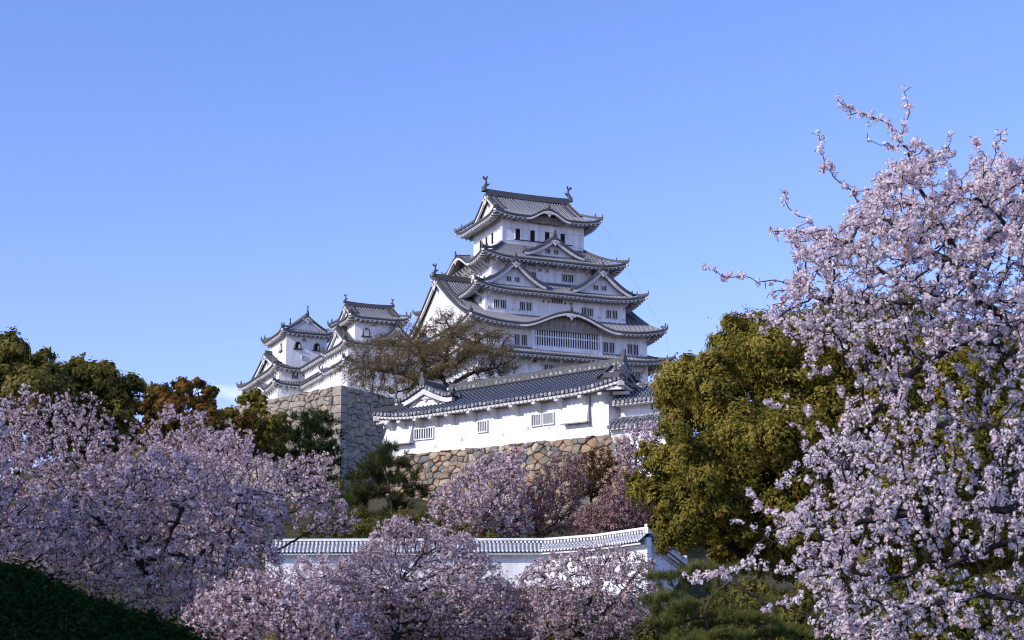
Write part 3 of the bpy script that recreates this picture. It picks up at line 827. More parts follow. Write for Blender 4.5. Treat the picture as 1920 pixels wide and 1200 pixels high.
# roof 5
K5 = (0.0, 3.1, 1.25)
r = Roof(); r.irimoya(-8.23, 8.23, -6.35, 6.35, 0.42, 0.42, 7.37, 65.32, 69.85, lift=0.75, sag=0.32, kara={0: K5}, wall=(6.16, 5.3), ridge_h=0.72)
r.karafront(0, 7.37, 65.32, K5, 1.4)
for p, d in r.ridge_ends: fish(r.h, p, d, 1.95)
keep.roof(r)
# windows and shutters
for x in (-4.23, -2.0, 0.25, 2.63):                       # top storey: openings with sliding shutters
    m = MB()
    m.box(x, x + 0.72, -5.33, -5.29, 62.36, 63.88, 1)
    m.box(x + 0.72, x + 1.66, -5.36, -5.29, 62.40, 63.84, 0)
    m.box(x - 0.08, x, -5.40, -5.29, 62.28, 63.92, 0)
    m.build('window', [MAT['plaster'], MAT['dark']], w5, keep.off)
for v in (-2.25, -0.05, 2.1):
    m = MB()
    m.box(-6.20, -6.15, v, v + 0.8, 62.36, 63.88, 1)
    m.box(-6.24, -6.15, v - 0.9, v, 62.40, 63.84, 0)
    m.build('window', [MAT['plaster'], MAT['dark']], w5, keep.off)
m = MB()
m.box(-6.26, 6.26, -5.40, -5.301, 63.93, 64.05); m.box(-6.26, 6.26, -5.38, -5.301, 62.12, 62.22); m.box(-6.26, -6.161, -5.3, 5.3, 63.93, 64.05); m.box(-6.24, -6.161, -5.3, 5.3, 62.12, 62.22)
m.box(-6.30, -6.10, -5.44, -5.24, 60.6, 65.6); m.box(6.06, 6.26, -5.42, -5.24, 60.6, 65.6)
for x in (-4.4, -1.95, 0.45, 2.9): m.box(x, x + 0.1, -5.36, -5.301, 64.05, 65.4)
m.build('wall_beams', MAT['keep_plaster'], w5, keep.off)
m = MB(); m.box(-4.4, 4.5, -5.48, -5.301, 62.22, 62.34); m.build('window_sill', MAT['lacquer'], w5, keep.off)
for x in (2.2, 3.1): keep.window(w4, 0, x, 7.6, 56.4, 0.66, 0.95, 3)
for x in (-3.4, -2.5): keep.window(w4, 0, x, 7.6, 56.35, 0.6, 0.85, 3)
for x in (-1.55, -0.55): keep.window(w4, 0, x, 7.6, 57.5, 0.55, 0.36, 0, rails=1)
for x in (-0.4, 0.5, 5.6): keep.window(w4, 0, x, 7.6, 58.35, 0.75, 0.35, 2)
for x in (-5.2, -3.6): keep.window(w4, 3, x + 7.5, 8.75, 57.3, 0.35, 0.5, 0)
for x in (1.2, 2.6): keep.window(w4, 3, x, 8.75, 56.2, 0.45, 0.9, 0)
for x in (-8.9, -7.9, -5.1, -4.15, 4.1, 5.05, 7.85, 8.8): keep.window(w3, 0, x, 9.69, 51.3, 0.62, 1.05, 3)
for x in (-0.4, 0.42): keep.window(w3, 0, x, 9.69, 52.68, 0.66, 0.5, 3)
for x in (-2.0, -1.2, 1.25, 2.1): keep.window(w3, 0, x, 9.69, 52.65, 0.26, 0.26, 0)
for x in (-10.0, -6.5, -5.6, 6.4, 10.1): keep.window(w3, 0, x, 9.69, 51.15, 0.24, 0.24, 0, mats=[MAT['trim'], MAT['trim']])
keep.window(w3, 3, 8.3, 10.48, 52.1, 0.45, 0.7, 0)
for x in (-10.9, -9.8, -6.92, -5.87, 6.15, 7.08, 9.83, 10.72): keep.window(w2, 0, x, 12.05, 45.95, 0.62, 1.32, 3)
for x in (-8.0, 8.3, 11.6): keep.window(w2, 0, x, 12.05, 45.75, 0.26, 0.26, 0, mats=[MAT['trim'], MAT['trim']])
for x in (-8.5, -7.4, -2.85, -1.95, 1.4, 2.3, 7.2, 8.1, 11.0): keep.window(w1, 0, x, 12.1, 42.65, 0.6, 0.85, 3)
for x in (-4.6, 4.3, 9.0): keep.window(w1, 0, x, 12.1, 43.75, 0.9, 0.35, 2)
# big projecting lattice bay under the cusped gable
m = MB()
m.box(-5.0, 5.3, -12.62, -12.04, 45.35, 48.75, 0)
m.box(-4.55, 4.9, -12.66, -12.618, 46.0, 48.55, 1)
n = 27
for i in range(n):
    x = -4.55 + 9.45 * (i + 0.5) / n
    m.box(x - 0.066, x + 0.066, -12.75, -12.658, 46.0, 48.55, 0)
m.box(-4.55, 4.9, -12.70, -12.657, 47.2, 47.36, 0)
m.box(-5.0, -4.55, -12.78, -12.62, 45.35, 48.6, 0); m.box(4.9, 5.3, -12.78, -12.62, 45.35, 48.6, 0); m.box(-4.55, 4.9, -12.78, -12.62, 45.35, 46.0, 0); m.box(-4.55, 4.9, -12.78, -12.62, 48.55, 48.75, 0)
m.build('lattice_bay', [MAT['plaster'], MAT['dark']], w2, keep.off)
# eave brackets
keep.brackets(0, np.linspace(-11.6, 11.6, 12), 12.1, 13.9, 42.9, 44.35, 0.18, 0.3)
keep.brackets(3, np.linspace(-11, 11, 12), 12.55, 14.4, 42.9, 44.35, 0.18, 0.3)
keep.brackets(0, np.linspace(-8.4, 8.4, 12), 7.6, 9.0, 57.35, 58.55, 0.16, 0.2, bend=0)
keep.brackets(3, np.linspace(-7.2, 7.2, 14), 8.75, 10.3, 57.2, 58.5, 0.16, 0.2, bend=0)
keep.brackets(0, np.linspace(-10.2, 10.2, 2), 9.69, 11.2, 52.5, 53.6, 0.16, 0.2, bend=0)
keep.brackets(3, np.linspace(-9.3, 9.3, 5), 10.48, 12.1, 52.5, 53.6, 0.16, 0.2, bend=0)
keep.brackets(0, (-12.2, 12.2), 12.05, 13.7, 47.4, 48.5, 0.16, 0.2, bend=0)
# thin conductor wires at the eave corners
for a, b in (((8.2, -7.3, 65.6), (10.4, -9.6, 59.4)), ((10.8, -9.7, 58.9), (12.6, -11.6, 54.2)), ((12.6, -11.7, 53.9), (14.3, -14.1, 49.2)), ((14.4, -14.1, 48.9), (14.9, -14.3, 45.2))):
    a, b = np.array(a), np.array(b); m = MB()
    m.tube([a + (b - a) * t + np.array([0.25 * (t - 1) * t * 4 * 0.4, 0, 0]) for t in np.linspace(0, 1, 7)], 0.012, 4)
    m.build('conductor_wire', MAT['lacquer'], keep.root, keep.off)

# ------------------------------------------------------------------ south-west small keep
NC = np.array([-19.863, 228.461])
nishi = Bld('small_keep', NC, 28.0, 'small white keep with level ridge and two roof fish rising behind the bare tree', 'castle tower', 'small keeps beside the great keep')
n1 = nishi.wall(-4.35, 6.0, -4.4, 4.4, 38.0, 44.6)
n2 = nishi.wall(-4.3, 6.0, -4.35, 4.4, 44.6, 47.2)
n3 = nishi.wall(-3.15, 3.15, -3.5, 3.5, 47.2, 51.2)
r = Roof(); r.big = False; r.skirt(5.2, 5.2, 44.45, 4.3, 4.35, 45.0, lift=0.45, sag=0.2, wall=(4.35, 4.4)); nishi.roof(r)
r = Roof(); r.big = False; r.irimoya(-5.2, 5.2, -4.55, 4.55, 0.10, 0.10, 5.2, 47.0, 49.75, lift=0.5, sag=0.3, wall=(4.3, 4.35), ridge_h=0.45)
r.dormer(0, 2.6, 2.3, 49.9, 47.9, 4.6, 3.0, ridge_h=0.3, deep=0.4)
nishi.roof(r)
r = Roof(); r.big = False; r.irimoya(-4.38, 4.38, -3.3, 3.3, 0.42, 0.42, 4.85, 50.72, 53.2, lift=0.6, sag=0.3, wall=(3.15, 3.5), ridge_h=0.42)
for p, d in r.ridge_ends: fish(r.h, p, d, 1.05)
nishi.roof(r)
nishi.katomado(n3, 0, -1.5, 3.5, 48.42, 0.85, 1.1, white=True)
nishi.window(n3, 0, -0.6, 3.5, 49.9, 0.68, 0.5, 0, rails=2)
nishi.brackets(0, np.linspace(-2.7, 2.7, 7), 3.5, 4.5, 49.9, 50.6, 0.16, 0.22)
nishi.brackets(3, np.linspace(-3, 3, 4), 3.15, 4.05, 49.9, 50.6, 0.16, 0.22)
nishi.brackets(3, np.linspace(-4.2, 4.2, 9), 4.3, 4.95, 46.2, 46.95, 0.2, 0.3)
nishi.brackets(3, np.linspace(-4.2, 4.2, 9), 4.35, 4.98, 43.6, 44.35, 0.2, 0.3)
nishi.brackets(0, np.linspace(-4.2, 4.2, 9), 4.4, 4.98, 43.6, 44.35, 0.2, 0.3)

# ------------------------------------------------------------------ north-west small keep
IC = np.array([-32.175, 248.451])
inui = Bld('small_keep', IC, 28.0, 'small white keep with gable above two bell shaped windows standing leftmost', 'castle tower', 'small keeps beside the great keep')
CY = 3.2
i1 = inui.wall(-4.75, 5.0, -6.6, 13.2, 38.0, 45.0)
i2 = inui.wall(-4.6, 5.0, -6.5, 13.0, 45.0, 47.05)
i3 = inui.wall(-3.1, 3.1, -4.6, 4.6, 47.05, 53.15)
KI = (2.3, 3.1, 1.0)
r = Roof((0, CY)); r.big = False; r.skirt(5.65, 10.8, 44.55, 4.6, 9.75, 45.15, lift=0.5, sag=0.2, kara={3: KI}, wall=(4.75, 9.8)); r.karafront(3, 5.65, 44.55, KI, 0.8); inui.roof(r)
r = Roof((0, CY)); r.big = False; r.irimoya(-5.65, 5.65, -4.1, 4.1, 0.16, 0.16, 10.8, 47.0, 50.75, lift=0.6, sag=0.42, wall=(4.6, 9.7), ridge_h=0.4); inui.roof(r)
r = Roof(); r.big = False; r.irimoya(-5.65, 5.65, -4.55, 4.55, 0.30, 0.30, 4.15, 52.75, 55.35, lift=0.6, sag=0.32, axis='y', wall=(4.6, 3.1), ridge_h=0.42)
for p, d in r.ridge_ends: fish(r.h, p, d, 1.1)
inui.roof(r)
for x in (-1.36, 1.55): inui.katomado(i3, 0, x, 4.6, 50.5, 0.78, 1.05)
inui.katomado(i3, 3, 1.95, 3.1, 50.5, 0.85, 1.1, white=True)
inui.window(i3, 0, -0.45, 4.6, 51.65, 0.6, 0.36, 0, rails=1)
inui.window(i3, 0, -0.4, 4.6, 48.95, 0.6, 0.5, 0, rails=2)
inui.window(i2, 0, -2.2, 6.5, 45.6, 0.75, 1.0, 3)
inui.brackets(0, np.linspace(-4.2, 0, 5), 6.5, 7.3, 46.2, 46.95, 0.2, 0.28)
inui.brackets(0, np.linspace(-4.2, 0, 5), 6.6, 7.3, 43.6, 44.4, 0.2, 0.3)
inui.brackets(3, np.linspace(-12.4, 6, 16), 4.6, 5.35, 46.2, 46.95, 0.2, 0.28)
inui.brackets(3, np.linspace(-12.4, 6, 16), 4.75, 5.4, 43.6, 44.4, 0.2, 0.3)

# ------------------------------------------------------------------ galleries joining the keeps
gal = Bld('connecting_gallery', NC, 28.0, 'long white gallery with two tiled eaves running between the two small keeps', 'castle gallery', 'galleries joining the keeps')
g1 = gal.wall(-4.35, 1.2, 4.4, 16.8, 38.0, 44.8)
g2 = gal.wall(-4.3, 1.2, 4.4, 16.8, 44.8, 47.25)
class Lean(Roof): pass
r = Roof((0, 10.6))
r.side(3, 5.65, 5.2, 4.3, 5.65, 44.45, 45.0, 0.2, 0.0, wall=4.35); r.h.sweep([(-4.35, 5, 45.1), (-4.35, 16.2, 45.1)], 0.3, 0.25, 0); gal.roof(r)
r = Roof((0, 10.6))
r.side(3, 5.65, 5.2, 1.6, 5.65, 47.0, 49.0, 0.2, 0.0, wall=4.3)
r.side(1, 5.65, 2.0, -1.6, 5.65, 47.0, 49.0, 0.2, 0.0, wall=1.2, fine=False); r.h.sweep([(-1.6, 5, 48.95), (-1.6, 16.2, 48.95)], 0.4, 0.5, 0); gal.roof(r)
gal.brackets(3, np.linspace(-16, -5.2, 15), 4.3, 4.95, 46.2, 46.95, 0.2, 0.28)
gal.brackets(3, np.linspace(-16, -5.2, 15), 4.35, 4.98, 43.6, 44.35, 0.2, 0.3)
gal2 = Bld('connecting_gallery', NC, 28.0, 'short white gallery half hidden by the bare tree between great keep and small keep', 'castle gallery', 'galleries joining the keeps')
h1 = gal2.wall(6.0, 12.2, -3.6, 3.0, 38.0, 46.6)
r = Roof((9.0, 0))
r.side(0, 3.6, 4.5, 0.3, 3.6, 46.4, 48.6, 0.25, 0.0, wall=3.6)
r.side(2, 3.6, 4.0, -0.3, 3.6, 46.4, 48.6, 0.25, 0.0, wall=3.0, fine=False); r.h.sweep([(5.5, -0.3, 48.5), (12.6, -0.3, 48.5)], 0.4, 0.5, 0); gal2.roof(r)
r = Roof((9.0, 0)); r.side(0, 3.6, 4.6, 3.6, 3.6, 43.7, 44.4, 0.2, 0.0, wall=3.6); gal2.roof(r)
for x in (7.4, 9.2, 11): gal2.window(h1, 0, x, 3.6, 44.8, 0.6, 0.8, 3)
gal2.brackets(0, np.linspace(6.4, 11.8, 6), 3.6, 4.3, 42.9, 43.6, 0.2, 0.28)

# ------------------------------------------------------------------ the ground
GY = np.array([-400, 20, 35, 55, 70, 84, 92, 100, 108, 150, 175, 300, 450, 700, 4000.])
GZ = np.array([0, 0, .2, 1.6, 3.9, 6.3, 8.6, 11.0, 13.6, 15.2, 15.6, 14, 6, 0, 0.])
def ground_z(x, y):
    x, y = np.asarray(x, float), np.asarray(y, float)
    f = np.clip((900 - np.abs(x)) / 500, 0, 1)
    return np.interp(y, GY, GZ) * f + 0.12 * np.sin(x * 0.6 + y * 0.23) * np.clip(y / 50, 0, 1)
gx = np.concatenate([np.linspace(-4000, -150, 14), np.linspace(-120, 120, 100), np.linspace(150, 4000, 14)])
gy = np.concatenate([[-400, -150, -50], np.linspace(-10, 180, 120), np.linspace(190, 460, 30), [600, 900, 1600, 4000]])
X, Y = np.meshgrid(gx, gy, indexing='ij')
m = MB(); m.grid(np.stack([X, Y, ground_z(X, Y)], -1), 0, True)
tag(m.build('ground', MAT['ground']), kind='structure')

# ------------------------------------------------------------------ dry stone walls, stone by stone
def clip_poly(p, a, b):
    """keep the part of polygon p nearer to a than to b"""
    n = b - a; c = (a + b) / 2
    d = (p - c) @ n
    out = []
    for i in range(len(p)):
        j = (i + 1) % len(p)
        if d[i] <= 0: out.append(p[i])
        if (d[i] <= 0) != (d[j] <= 0): out.append(p[i] + (p[j] - p[i]) * d[i] / (d[i] - d[j]))
    return np.array(out)
def stone_face(mb, P, N, width, height, size, seed, gap=0.035, skew=1.45, relief=0.10, s0=0.0, m_s=0, m_j=1, jit=0.46):
    """P(s,h) gives the wall surface at s along and h down; N its outward normal"""
    g = np.random.default_rng(seed)
    sx, sh = size * skew, size
    an = np.array([1 / skew, 1.0])
    nx, nh = int(width / sx) + 3, int(height / sh) + 3
    pts = []
    for j in range(-1, nh):
        for i in range(-1, nx):
            pts.append([s0 + (i + 0.5 * (j % 2) + g.uniform(-jit, jit)) * sx, (j + .5 + g.uniform(-jit, jit)) * sh])
    pts = np.array(pts)
    keepm = g.random(len(pts)) > 0.24
    pts = pts[keepm]
    lo, hi = np.array([s0, -0.02 * size]), np.array([s0 + width, height])
    for q in pts:
        if q[0] < s0 - sx * .6 or q[0] > s0 + width + sx * .6: continue
        d = np.linalg.norm(pts - q, axis=1)
        nb = pts[(d > 1e-6) & (d < size * 3.2)]
        poly = np.array([q * an + np.array(c) * size * 1.6 for c in ((-1, -1), (1, -1), (1, 1), (-1, 1))])
        for b in nb[np.argsort(np.linalg.norm(nb - q, axis=1))]:
            poly = clip_poly(poly, q * an, b * an)
            if len(poly) < 3: break
        if len(poly) < 3: continue
        poly = poly / an
        top = g.uniform(-0.10, 0.12) * size
        poly[:, 0] = np.clip(poly[:, 0], lo[0], hi[0]); poly[:, 1] = np.clip(poly[:, 1], top, hi[1])
        c = poly.mean(0)
        if np.ptp(poly[:, 0]) < 0.2 * size or np.ptp(poly[:, 1]) < 0.2 * size: continue
        v = poly - c
        ln = np.linalg.norm(v, axis=1)[:, None]
        # rounded corners
        pr = c + v * np.maximum(0.2, (ln - gap) / np.maximum(ln, 1e-6))
        mid = (pr + np.roll(pr, -1, 0)) / 2
        ring = np.empty((len(pr) * 2, 2)); ring[0::2] = c + (pr - c) * 0.975; ring[1::2] = mid
        ring += g.normal(0, 0.012 * size, ring.shape)
        rl = relief * g.uniform(0.5, 1.5)
        tilt = g.normal(0, 0.10, 2)
        def lift3(r2, out):
            q3 = np.array([P(a, b) for a, b in r2])
            o = out + ((r2 - c) @ tilt) * (out > 0)
            return q3 + np.asarray(N)[None] * np.reshape(o, (-1, 1))
        r0 = lift3(ring, 0 * ring[:, 0] - 0.22)
        r1 = lift3(c + (ring - c) * 1.0, np.full(len(ring), rl * 0.45))
        r2 = lift3(c + (ring - c) * 0.86, rl + g.normal(0, rl * 0.12, len(ring)))
        r3 = lift3(c + (ring - c) * 0.45, rl * 1.15 + g.normal(0, rl * 0.12, len(ring)))
        n = len(ring); i = np.arange(n); j = (i + 1) % n
        V = np.concatenate([r0, r1, r2, r3]); F = np.concatenate([np.stack([i + k * n, j + k * n, j + (k + 1) * n, i + (k + 1) * n], -1) for k in range(3)])
        tn = g.random(); rl *= 1.0
        mb.add(V, F, m_s, False, tn)
        mb.f.append((np.array([i + 3 * n]) + mb.n - 4 * n, m_s, False))
    k = 8
    S, Hh = np.meshgrid(np.linspace(s0, s0 + width, k), np.linspace(0.03, height, k), indexing='ij')
    mb.grid(np.array([[P(a, b) for a, b in zip(u, w)] for u, w in zip(S, Hh)]) - np.asarray(N) * 0.05, m_j)

# upper rampart: a sharp corner, one face lit, one in shade
RA = at(640, 722, 150.0)
RD1 = np.array([-0.70, 0.714, 0]); RD1 /= np.linalg.norm(RD1)
RD2 = np.array([0.52, 0.854, 0]); RD2 /= np.linalg.norm(RD2)
N1 = np.array([-RD1[1], RD1[0], 0]); N1 *= np.sign(-N1[1]); N2 = np.array([RD2[1], -RD2[0], 0]); N2 *= np.sign(N2[0])
BAT = 0.16
def bat(h): return BAT * h * (1 + 0.03 * h)
M2 = np.linalg.inv(np.stack([N1[:2], N2[:2]]))      # corner moves so that both faces lean alike
def cornr(h): return RA + np.array([*(M2 @ np.array([1.0, 1.0])) * bat(h), -h])
ramp = empty('stone_rampart', (RA[0], RA[1], 15.0), 0, 'tall stone rampart with sharp corner, one face sunlit and one in shade', 'stone rampart')
HR = RA[2] - 15.0
for nm, D_, N_, wd, sd in (('lit_face', RD1, N1, 20, 3), ('shaded_face', RD2, N2, 26, 4)):
    mb = MB()
    P = lambda s_, h_, D_=D_: cornr(h_) + D_ * s_
    stone_face(mb, P, N_, wd, HR, 0.47, sd, gap=0.018, relief=0.16, s0=1.15 if nm == 'lit_face' else 0.9)
    mb.build('stone_face', [MAT['stone'], MAT['joint']], ramp, (RA[0], RA[1], 15.0))
mb = MB(); g = np.random.default_rng(5)
h = 0.0; i = 0
while h < HR - 0.5:                                   # long and short corner blocks
    hh = g.uniform(0.75, 1.0)
    l1, l2 = (1.9, 0.95) if i % 2 == 0 else (1.1, 1.9)
    a, b = cornr(h + 0.03), cornr(h + hh - 0.03)
    e1, e2 = RD1 * l1, RD2 * l2
    V = [a, a + e1, a + e1 + e2, a + e2, b, b + e1, b + e1 + e2, b + e2]
    V = np.array(V) + (N1 + N2) * 0.08
    mb.add(V, [(0, 1, 5, 4), (1, 2, 6, 5), (2, 3, 7, 6), (3, 0, 4, 7), (0, 3, 2, 1)], 0, tint=g.uniform(0.1, 0.9))
    h += hh; i += 1
mb.build('corner_stones', [MAT['stone']], ramp, (RA[0], RA[1], 15.0))
m = MB()
tp = RA + np.array([0, 0, -0.12])
ins = -(N1 + N2) * 0.3
outl = [tp + ins, tp + RD1 * 20 - N1 * 0.3, np.array([-75, 230, tp[2]]), np.array([-75, 330, tp[2]]), np.array([80, 330, tp[2]]), np.array([80, 215, tp[2]]), np.array([30, 190, tp[2]]), tp + RD2 * 26 - N2 * 0.3]
m.prism(outl, (0, 0, -14), 0)
tag(m.build('terrace_ground', MAT['ground']), kind='structure')

# ------------------------------------------------------------------ long white turret on its stone footing
LR = at(1142, 817, 100.0)
LX = np.array([0.8184, -0.5746, 0]); LY = np.array([0.5746, 0.8184, 0])
LRZ = math.atan2(LX[1], LX[0])
lb = Bld('long_turret', LR[:2], LR[2], 'long low white turret with blue grey tiled roof above a field stone footing', 'castle turret', rz=LRZ)
Z0 = LR[2]
m = MB()
m.add([(-16.62, 0, Z0), (0.0, 0, Z0), (0.0, 5.2, Z0), (-16.62, 5.2, Z0), (-16.80, 0, 18.98), (0, 0, 19.22), (0, 5.2, 19.22), (-16.80, 5.2, 18.98)], [(0, 1, 5, 4), (1, 2, 6, 5), (2, 3, 7, 6), (3, 0, 4, 7), (4, 5, 6, 7)])
lw = m.build('plaster_wall', MAT['plaster'], lb.root, lb.off)
r = Roof((-8.05, 2.6), pitch=0.31, roll=0.10)
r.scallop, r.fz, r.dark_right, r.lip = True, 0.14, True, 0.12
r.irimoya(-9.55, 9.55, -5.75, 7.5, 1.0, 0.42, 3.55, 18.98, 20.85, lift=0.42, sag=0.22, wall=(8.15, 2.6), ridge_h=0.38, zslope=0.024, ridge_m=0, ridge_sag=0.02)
r.dormer(0, -6.35, 2.35, 20.78, 19.75, 2.15, 0.0, sag=0.16, deep=0.16, ridge_h=0.36, fin=0.85, pend=False)
pendant(r.e, (-8.05 - 6.35, 2.6 - 2.15 + 0.12, 20.1), (0, -1, 0), 0.26, 0, 0)
for sg in (-1, 1):      # plaster scrolls on the gable
    r.e.tube([(-14.4 + sg * (0.3 + 1.0 * t), 0.56, 20.02 - 0.28 * t + 0.09 * sin(t * 7)) for t in np.linspace(0, 1, 9)], 0.05, 4, 2)
p, d = r.ridge_ends[1]
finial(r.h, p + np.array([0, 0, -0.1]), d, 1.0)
# stepped verge ornament along the right gable
for q in np.linspace(0.5, 0.92, 6):
    r.h.obox((-0.38, 2.6 - 3.55 * (1 - q), 18.98 + 0.2 + 1.87 * curve(q, .22) + 0.22), (0.16, 0, 0), (0, 0.14, 0), (0, 0, 0.09), 1)
# capping tiles of the main ridge, limed between
for x in np.arange(-5.6, 7.5, 0.36):
    r.h.obox((-8.05 + x, 2.6, 20.85 + 0.024 * x + 0.20), (0.10, 0, 0), (0, 0.235, 0), (0, 0, 0.12), 1)
for x in np.arange(-5.6, 7.5, 0.36):
    r.h.obox((-8.05 + x, 2.6, 20.85 + 0.024 * x + 0.27), (0.045, 0, 0), (0, 0.25, 0), (0, 0, 0.035), 0)
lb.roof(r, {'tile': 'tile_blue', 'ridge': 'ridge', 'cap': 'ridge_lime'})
for x0, x1, zb, zt, nb in ((-14.75, -13.3, 17.34, 17.98, 7), (-9.66, -9.0, 17.40, 18.03, 4), (-5.53, -4.88, 17.43, 18.08, 4), (-4.66, -3.98, 17.45, 18.09, 4)):
    lb.window(lw, 0, (x0 + x1) / 2, 0, zb, x1 - x0, zt - zb, nb, mats=[MAT['plaster'], MAT['dark']])
for x0, x1, zb, zt, out in ((-16.95, -14.9, 17.12, 18.75, 0.45), (-3.2, -1.33, 17.30, 19.1, 0.40)):    # stone-drop chutes
    m = MB()
    xl = x0 - (0.25 if out > 0.42 else 0.0)
    m.add([(x0, -0.002, zt), (x1, -0.002, zt), (x1, -out, zb), (xl, -out, zb), (x1, -0.002, zb), (xl, -0.002, zb), (xl, -out, zb + 0.1), (x1, -out, zb + .1)], [(0, 1, 7, 6), (6, 7, 2, 3), (0, 6, 3, 5), (1, 4, 2, 7)], 0)
    m.add([(x1, -out + .04, zb + .004), (xl, -out + .04, zb + .004), (x1, -0.002, zb + .004), (xl, -0.002, zb + .004)], [(0, 1, 3, 2)], 1)
    m.box(xl - 0.02, x1 + 0.02, -out - 0.03, -out + 0.03, zb - 0.07, zb - 0.001, 1)
    m.box(x0, x1, -0.06, -0.003, zt, zt + 0.06, 0)
    m.build('drop_chute', [MAT['plaster'], MAT['timber']], lb.root, lb.off)
src = None
for x in (-16.55, -15.54, -14.21, -12.96, -11.66, -9.93, -8.3, -6.63, -4.93, -3.26, -1.56, -0.12):
    if src is None:
        m = MB()
        m.add([(-.13, -.003, 0), (.13, -.003, 0), (-.13, -.003, -.62), (.13, -.003, -.62), (-.13, -.85, 0), (.13, -.85, 0), (-.13, -.85, -.16), (.13, -.85, -.16)], [(0, 4, 5, 1), (4, 6, 7, 5), (6, 2, 3, 7), (0, 2, 6, 4), (1, 5, 7, 3)])
        src = o = m.build('bracket', MAT['trim'], lb.root)
    else:
        o = src.copy(); COL.objects.link(o); o.parent = lb.root
    o.location = (x, 0, 18.72 + 0.021 * (x + 8) - Z0)
m = MB()
for x, z in ((-11.1, 16.95), (-7.9, 16.98), (-13.2, 16.7), (-15.4, 16.62), (-2.3, 17.1), (-4.4, 17.15), (-6.0, 17.2)): m.box(x, x + 0.16, -0.03, -0.003, z, z + 0.2, 0)
m.box(-1.32, -1.26, -0.07, -0.003, 17.0, 18.9, 1)
m.build('loopholes', [MAT['trim'], MAT['timber']], lw, lb.off)
foot = empty('stone_footing', (LR[0], LR[1], 10.6), LRZ, 'warm field stone retaining wall under the long white turret', 'retaining wall')
mb = MB()
stone_face(mb, lambda s_, h_: np.array([s_, -0.02 - 0.28 * h_, Z0 - 10.6 + 0.03 - h_]), np.array([0, -1, 0.25]), 18.6, 5.6, 0.36, 11, gap=0.016, relief=0.14, s0=-17.0, skew=1.35)
mb.build('stone_face', [MAT['stone_warm'], MAT['joint']], foot)
m = MB()
m.add([(-17, .1, Z0 - 10.65), (1.6, .1, Z0 - 10.65), (1.6, 5, Z0 - 10.65), (-17, 5, Z0 - 10.65), (-17, -1.4, 0), (1.6, -1.4, 0), (1.6, 5, 0), (-17, 5, 0)], [(0, 1, 2, 3), (1, 5, 6, 2), (0, 3, 7, 4)], 0)
m.build('earth_fill', MAT['joint'], foot)
# loud hailer under the gable
hp = at(1163.5, 735, 100.6)
hs = empty('loudspeaker', hp, LRZ, 'small pale horn loudspeaker fixed under the right eave of the long turret', 'loudspeaker')
m = MB(); m.tube([(0, y, 0) for y in (-.22, -.2, -.05, .1)], [0.14, 0.13, 0.06, 0.05], 12, 0); m.discs([(0, -.12, 0)], (0, -1, 0), (0, 0, 1), 0.07, 0.02, 10, 1)
m.build('horn', [MAT['trim'], MAT['dark']], hs)

